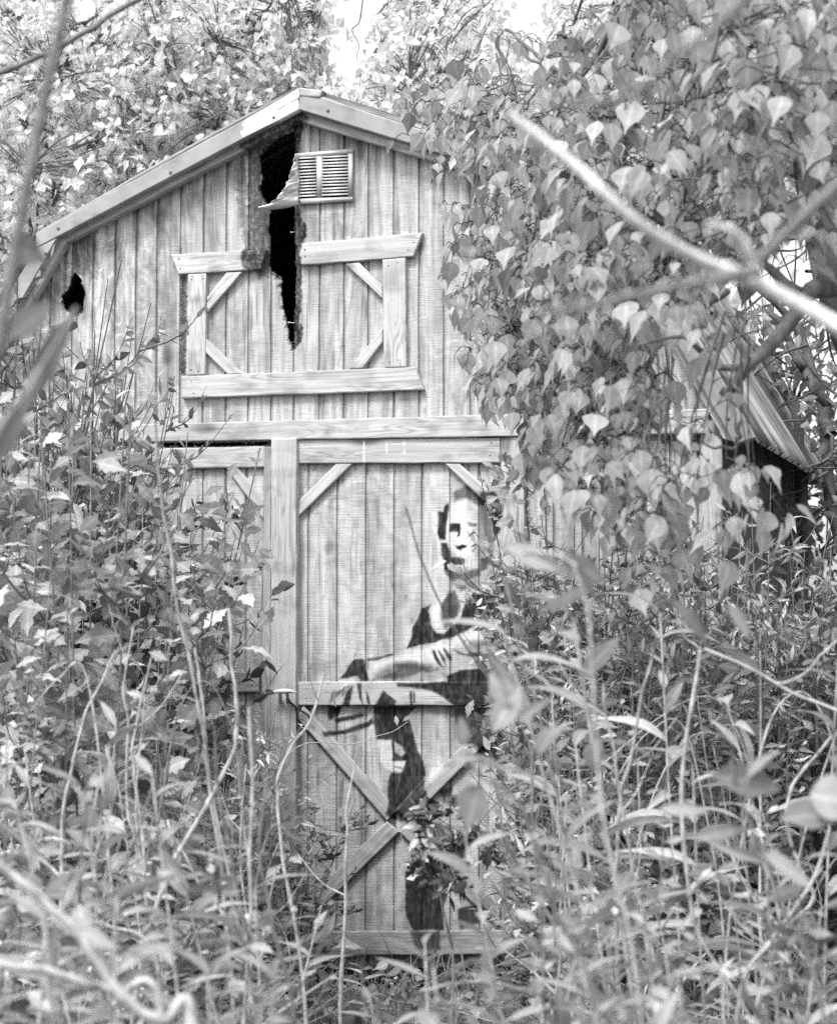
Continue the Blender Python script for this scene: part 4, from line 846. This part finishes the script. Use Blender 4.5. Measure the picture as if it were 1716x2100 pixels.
stem('dry_stalk', 'lowest blurred stalk lying nearly flat at the bottom left edge', [(330,2110),(240,2035),(120,2000),(-30,1970)], 3.3, 3.3, .0055, .0045, M_STEM, 'stalk')
stem('dry_stalk', 'pale stalk bent over nearly flat above the bottom edge right of centre', [(1290,2120),(1230,2090),(1130,2050),(1010,2018),(930,2022),(860,2034)], 4.4, 4.4, .0042, .0025, M_STEM, 'stalk')
for lb, pts in [('darker stalk leaning left between the pale ones right of the painted figure', [(1200,2110),(1175,1990),(1135,1860),(1095,1690),(1093,1560),(1070,1480),(1030,1390)]), ('dark straight stalk leaning right at the lower right', [(1240,2080),(1330,1950),(1400,1840)]), ('dark stalk leaning left above the bottom edge, crossing the others', [(1290,2090),(1180,1960),(1050,1740),(1010,1600)])]:
    stem('dark_stalk', lb, pts, 5.0, 5.0, .0048, .002, M_MIDB, 'stalk')
stem('dark_stalk', 'thin faint stalk slanting across the painted figure', [(1300,1900),(1130,1570),(1010,1400),(900,1230),(830,1040)], 5.3, 5.0, .003, .0018, M_MIDB, 'stalk')
for lb, pts, d in [('thin blurred stalk nearest the door post in the left foreground', [(500,2100),(515,1850),(520,1640),(510,1450)], 4.8), ('blurred stalk left of the door post leaning slightly left', [(560,2100),(500,1900),(460,1700),(440,1500)], 4.8), ('blurred stalk with its tip near the foot of the door post', [(600,2110),(560,1900),(530,1750),(545,1600)], 4.6), ('blurred stalk deep in the left thicket above the arching one', [(230,2100),(200,1900),(190,1750),(205,1600)], 4.8), ('faint stalk leaning right across the left thicket', [(120,2120),(210,1900),(270,1750),(320,1600)], 4.6)]:
    stem('dry_stalk', lb, pts, d, d, .0045, .0022, M_MIDB if rng.random() < .4 else M_STEM, 'stalk')
LS_, RS_ = [], []
for k in range(16):                                       # more stalks nothing tells apart
    left = k < 7; x = rng.uniform(60, 640) if left else rng.uniform(1050, 1710); d = rng.uniform(4.6, 7.4); t = rng.normal(0, 50); y = rng.uniform(1350, 1800)
    o = stem('dry_stalk', 'thin straw-coloured stalk among the weeds of the left thicket' if left else 'thin straw-coloured stalk among the weeds at the lower right', [(x, 2120), (x+t*.5+rng.normal(0, 12), 1950), (x+t+rng.normal(0, 15), (1950+y)/2), (x+t*1.6, y)], d, d, .0034, .0014, M_STEM if rng.random() < .7 else M_MIDB, 'stalk')
    o['group'] = 'straw-coloured stalks at the left' if left else 'straw-coloured stalks at the lower right'; (LS_ if left else RS_).append(o)
count_off(LS_, 'thin straw-coloured stalk among the weeds of the left thicket'); count_off(RS_, 'thin straw-coloured stalk among the weeds at the lower right')

AR = {True: [], False: []}
for k in range(14):                                       # arching, leaning stalks that tangle the foreground
    left = k % 2 == 0; x = rng.uniform(-20, 560) if left else rng.uniform(1180, 1680); d = rng.uniform(4.4, 6.6); s_ = rng.choice([-1, 1]); L = rng.uniform(130, 420); y = rng.uniform(1300, 1750)
    o = stem('arching_stalk', 'x', [(x, 2120), (x+s_*L*.12, (2120+y)/2), (x+s_*L*.42, y+20), (x+s_*L*.78, y+rng.uniform(-40, 60)), (x+s_*L*1.15, y+rng.uniform(60, 240))], d, d, .0036, .0012, M_STEM if rng.random() < .75 else M_MIDB, 'stalk')
    o['group'] = 'arching stalks at the left' if left else 'arching stalks at the lower right'; AR[left].append(o)
count_off(AR[True], 'pale stalk bent over in an arch in the left foreground'); count_off(AR[False], 'pale stalk bent over in an arch in the right foreground')

# near bare branches out of focus, growing from a sapling right of the frame
sap = empty('bare_sapling', tuple(P(2150, 1450, 2.6)*[1, 1, 0]), 'pale bare branch out of focus slanting down across the upper right', 'branch'); sb = np.array(sap.location)
def limb(nm, pts, r0, r1, mat, par, bloc):
    g = Geo(); add_tube(g, spline([P(*p) if len(p) == 3 else p for p in pts], 40)-bloc, np.linspace(r0, r1, 40), 10); return g.build(nm, mat, par, smooth=True)
limb('trunk', [tuple(sb)] and [(2150,2700,2.6),(2140,1800,2.6),(2120,1200,2.6),(2100,950,2.6)], .022, .015, M_PALE, sap, sb)
limb('branch', [(2100,950,2.6),(1900,800,2.6),(1716,668,2.6),(1560,583,2.6),(1430,530,2.55),(1300,450,2.5),(1170,330,2.5),(1042,230,2.5)], .0095, .0038, M_PALE, sap, sb)
limb('side_twig', [(1548,577,2.58),(1545,540,2.58),(1525,490,2.58),(1485,465,2.58),(1450,455,2.6)], .0042, .002, M_STEM, sap, sb)
limb('side_twig', [(2120,100,2.5),(1900,260,2.5),(1716,385,2.5),(1560,532,2.56)], .008, .0055, M_MIDB, sap, sb)
vt = empty('blurred_twig', tuple(P(1460, 60, 2.2)), 'grey blurred twig above the pale bare branch', 'twig'); vb = np.array(vt.location)
limb('twig', [(1600,-60,2.2),(1460,60,2.2),(1390,110,2.2),(1290,190,2.2),(1200,212,2.2),(1110,215,2.2)], .0042, .0020, M_MIDB, vt, vb)
vt2 = empty('blurred_twig', tuple(P(1480, 565, 2.3)), 'grey blurred twig below the pale bare branch, before the hanging leaves', 'twig'); vb = np.array(vt2.location)
limb('twig', [(1560,553,2.3),(1520,560,2.3),(1480,568,2.3),(1300,605,2.3),(1200,630,2.3),(1110,640,2.3)], .0055, .0028, M_MIDB, vt2, vb)
# left: blurred vine and near twig
vn = empty('hanging_vine', tuple(P(130, -60, 2.4)), 'thick blurred grey vine hanging down the left edge', 'vine'); vb = np.array(vn.location)
limb('stem', [(150,-90,2.4),(128,40,2.4),(100,160,2.4),(62,350,2.4),(25,540,2.4),(0,690,2.4),(-60,900,2.4),(-80,1500,2.4),(-60,2600,2.4)], .0056, .006, M_MIDB, vn, vb)
o = stem('near_twig', 'dark knobbly twig slanting across the top left corner', [(-60,180),(0,148),(100,107),(150,75),(200,48),(290,-8),(340,-40)], 5.2, 5.2, .006, .0045, M_BARK, 'twig', root=False)
stem('near_weed', 'out-of-focus weed with large grey leaves at the left edge below the eave', [(-60,2100),(-40,1400),(-20,950),(60,800),(160,640)], 2.6, 2.7, .006, .003, M_MIDB, 'weed', leaves=[(150,640,-120,250,T_LANCE),(95,745,-125,110,T_OVAL),(20,500,-25,100,T_TALLOW),(0,545,20,80,T_OVAL),(20,690,40,110,T_OVAL),(-10,950,60,140,T_LANCE)], lm=M_WEEDD)
# isolated near leaves of the right foreground
stem('near_weed', 'out-of-focus weed whose pale leaves float before the painted door', [(1240,2150),(1130,1850),(1060,1640),(1000,1600),(955,1560)], 3.6, 3.6, .003, .0015, M_MIDB, 'weed', leaves=[(930,1560,5,90,T_TALLOW),(970,1555,-10,80,T_OVAL),(950,1530,95,60,T_OVAL),(1010,1500,60,110,T_OVAL),(985,1610,-110,120,T_TALLOW),(1040,1450,120,80,T_OVAL),(1060,1480,40,90,T_LANCE)])
stem('near_weed', 'out-of-focus weed arching to a blurred pale flower bud right of the painted face', [(1320,2150),(1240,1700),(1210,1300),(1180,1160)], 3.4, 3.4, .003, .0018, M_STEM, 'weed', twigs=[([(1180,1160),(1120,1132),(1030,1128),(965,1105)], 3.4, .0022, .0012)], leaves=[(1040,1122,-20,120,T_OVAL),(1150,1140,-30,110,T_OVAL),(1180,1150,-70,90,T_LANCE),(1100,1130,-40,90,T_LANCE)])
stem('near_weed', 'out-of-focus weed with broad pale leaves at the right edge', [(1700,2150),(1600,1850),(1520,1650),(1500,1560)], 3.5, 3.5, .004, .002, M_MIDB, 'weed', leaves=[(1460,1590,-8,150,T_OVAL),(1600,1680,10,140,T_OVAL),(1530,1600,60,90,T_LANCE),(1660,1630,-10,130,T_TALLOW),(1420,1720,15,130,T_LANCE),(1350,1660,0,110,T_LANCE),(1560,1750,-30,130,T_OVAL),(1380,1230,-45,130,T_LANCE),(1490,1240,-50,90,T_OVAL),(1110,1250,20,110,T_LANCE)])
# dark dried flower cluster before the door
G = Geo(); c = np.array([P(x, y, 6.2+rng.normal(0, .08)) for x, y in zip(rng.normal(905, 36, 130), rng.normal(1745, 50, 130))]); base = P(900, 1450, 6.2)*[1, 1, 0]
e = empty('seed_head_weed', tuple(base), 'dark blurred weed with seed heads before the centre of the crossed braces', 'weed')
for q in c[:30]:
    G = Geo(); m_ = 14; add_leaves(G, T_OVAL, np.repeat((q-base)[None], m_, 0)+rng.normal(0, .010, (m_, 3)), rdir(m_), rdir(m_), rng.uniform(.02, .045, m_), rng.choice([.5, .8, 1.2, 8], m_)); G.build('seed_head', M_DEAD, e)
G = Geo(); sp = spline([base, P(930,2000,6.2), P(905,1850,6.2), P(888,1700,6.2), P(860,1640,6.2)], 24)-base; add_tube(G, sp, np.linspace(.004, .002, 24), 6)
for q in c[:30]: add_tube(G, spline([sp[rng.integers(10, 22)], q-base+[0, 0, .02], q-base], 6), .0012, 4)
G.build('stem', M_MIDB, e)
# scattered dark leaves on the vine at the left door, sprig with small leaves before the figure
stem('creeper_vine', 'thin vine with dark leaves climbing across the left door leaf', [(300,1480),(330,1320),(390,1180),(440,1090),(480,1010)], 8.2, 8.3, .0035, .0012, M_DSTEM, 'vine', leaves=[(470,1160,20,34,T_BROAD),(480,1185,-30,30,T_BROAD),(500,1220,-60,34,T_BROAD),(455,1050,-20,40,T_BROAD),(480,1075,10,36,T_OVAL),(440,1080,150,40,T_BROAD),(395,1200,10,45,T_OVAL),(400,1240,-30,35,T_OVAL),(470,1240,200,30,T_OVAL),(360,1180,200,40,T_OVAL)], lm=M_DEAD)
stem('creeper_vine', 'thin wiry sprig reaching across the door below the painted hand', [(560,1640),(600,1540),(660,1525),(720,1527),(770,1513),(815,1496),(836,1480)], 8.7, 8.8, .002, .001, M_STEM, 'vine', leaves=[(815,1490,100,22,T_LOBE),(825,1480,40,20,T_LOBE),(690,1450,110,30,T_OVAL),(700,1430,60,24,T_LOBE)], lm=M_WEED)
for lb, pts, dd in [('small-leaved sprig hanging over the painted head from the wall right of the door', [(1120,1060),(1090,1010),(1055,990),(1035,968),(1010,955)], 8.5), ('small-leaved sprig crossing the neck of the painted figure', [(1120,1330),(1080,1250),(1050,1210),(1030,1195),(1005,1190)], 8.4), ('small-leaved sprig crossing the knees of the painted figure', [(1110,1640),(1070,1560),(1010,1490),(950,1470)], 8.3), ('small-leaved sprig beside the painted right shoulder', [(1140,1300),(1110,1200),(1070,1120),(1060,1040)], 8.4)]:
    lv = [(np.interp(u, np.linspace(0, 1, len(pts)), [p[0] for p in pts])+rng.normal(0, 15), np.interp(u, np.linspace(0, 1, len(pts)), [p[1] for p in pts])+rng.normal(0, 15), rng.uniform(0, 360), rng.uniform(20, 40), T_LOBE if rng.random() < .5 else T_OVAL) for u in np.linspace(.15, 1, 24)]
    stem('leafy_sprig', lb, pts, dd, dd, .003, .001, M_DSTEM, 'sprig', leaves=lv, lm=M_WEED)
# tangle of bare brush at the right
G = Geo(); lf = Geo(); bb = P(1640, 1450, 10.6)*[1, 1, 0]
e = empty('bare_brush', tuple(bb), 'tangle of thin bare twigs behind the right eave', 'brush')
for k in range(210):
    x, y = rng.uniform(1440, 1800), rng.uniform(420, 1150); d = rng.uniform(10.2, 12.5); L = rng.uniform(80, 260); a = rng.uniform(0, 6.28)
    pts = [P(x, y, d), P(x+L*.5*math.cos(a)+rng.normal(0, 30), y+L*.5*math.sin(a)+rng.normal(0, 30), d+rng.normal(0, .1)), P(x+L*math.cos(a), y+L*math.sin(a)+20, d+rng.normal(0, .2))]
    add_tube(G, spline(pts, 10)-bb, np.linspace(.007, .002, 10)*rng.uniform(.5, 1.3), 4)
for pts, r in [([(1640,1500,10.6),(1650,1100,10.7),(1600,800,10.8),(1500,640,11)], .03), ([(1760,1500,10.6),(1700,1000,10.8),(1640,700,11),(1500,560,11)], .03), ([(1716,900,10.6),(1650,740,10.7),(1560,620,10.8)], .028)]:
    add_tube(G, wob(spline([P(*p) for p in pts], 30), .02)-bb, np.linspace(r, r*.4, 30), 8)
n = 1500; q = np.array([P(rng.uniform(1480, 1780), rng.uniform(640, 1300), rng.uniform(10.4, 13)) for _ in range(n)]); add_leaves(lf, T_OVAL, q-bb, rdir(n), rdir(n)+[0, 0, .6], rng.uniform(.04, .08, n), rng.uniform(.5, 1.5, n))
G.build('twigs', M_DSTEM, e); lf.build('leaves', M_WEEDD, e)
# thin twig hanging in the sky gap, white flower, paper scrap
stem('hanging_twig', 'bare thin twig dangling in the gap of bright sky', [(748,-30),(738,40),(722,60),(735,90),(730,125)], 11, 11, .003, .0012, M_DSTEM, 'twig', root=False)
G = Geo(); fc = P(1478, 1985, 4.4); base = P(1500, 1450, 4.4)*[1, 1, 0]
e = empty('white_flower', tuple(base), 'small white flower with curling petals at the bottom right', 'flower')
nn = 9; a = np.linspace(0, 6.28, nn)[:-1]; add_leaves(G, T_LANCE, np.repeat((fc-base)[None], nn-1, 0), RT*np.cos(a)[:, None]+UP*(np.sin(a)*.7)[:, None]-FW*.4, np.repeat((-FW)[None], nn-1, 0)+rng.normal(0, .3, (nn-1, 3)), rng.uniform(.02, .034, nn-1), 1.7); G.build('petals', M_LANCE, e, smooth=True)
G = Geo(); add_tube(G, spline([arr(0, 0, 0), (fc-base)*[.5, .5, .6], fc-base], 12), .0022, 5); G.build('stem', M_STEM, e)
pc = W(265, 1935, -.9); uu, vv_ = np.meshgrid(np.linspace(-1, 1, 14), np.linspace(-1, 1, 12)); Vp = np.stack([uu*.05, vv_*.03, .035+.02*fbm(uu*2+7, vv_*2+3, 3)+.02*vv_+.03*uu*uu], -1).reshape(-1, 3)
G = Geo(); G.add(Vp, grid_faces(12, 14)); o = G.build('paper_scrap', M_PAPER, smooth=True); o.location = (pc[0], pc[1], max(.05, pc[2]-.04)); tag(o, 'crumpled white scrap lying among the weeds left of the doors', 'litter'); m = o.modifiers.new('t', 'SOLIDIFY'); m.thickness = .001
# ground litter and short grass
G = Geo(); n = 9000; q = np.stack([rng.uniform(-2.6, 3.2, n), rng.uniform(-4.5, -.02, n), np.zeros(n)], 1); q[:, 2] = .07*(fbm(q[:, 0]*1.5+50, q[:, 1]*1.5+50, 4)-.5)-.02
add_leaves(G, T_OVAL, q[:5000], rdir(5000)*[1, 1, .3], rdir(5000)*.4+[0, 0, 1], rng.uniform(.02, .05, 5000), rng.uniform(.4, 1.5, 5000)); add_leaves(G, T_BLADE, q[5000:], rdir(4000)*[.6, .6, 0]+[0, 0, .8], rdir(4000), rng.uniform(.05, .22, 4000), rng.uniform(.5, 1.4, 4000))
tag(G.build('ground_litter', M_WEEDD), 'short grass and fallen leaves on the ground before the shed', 'ground cover', kind='stuff')
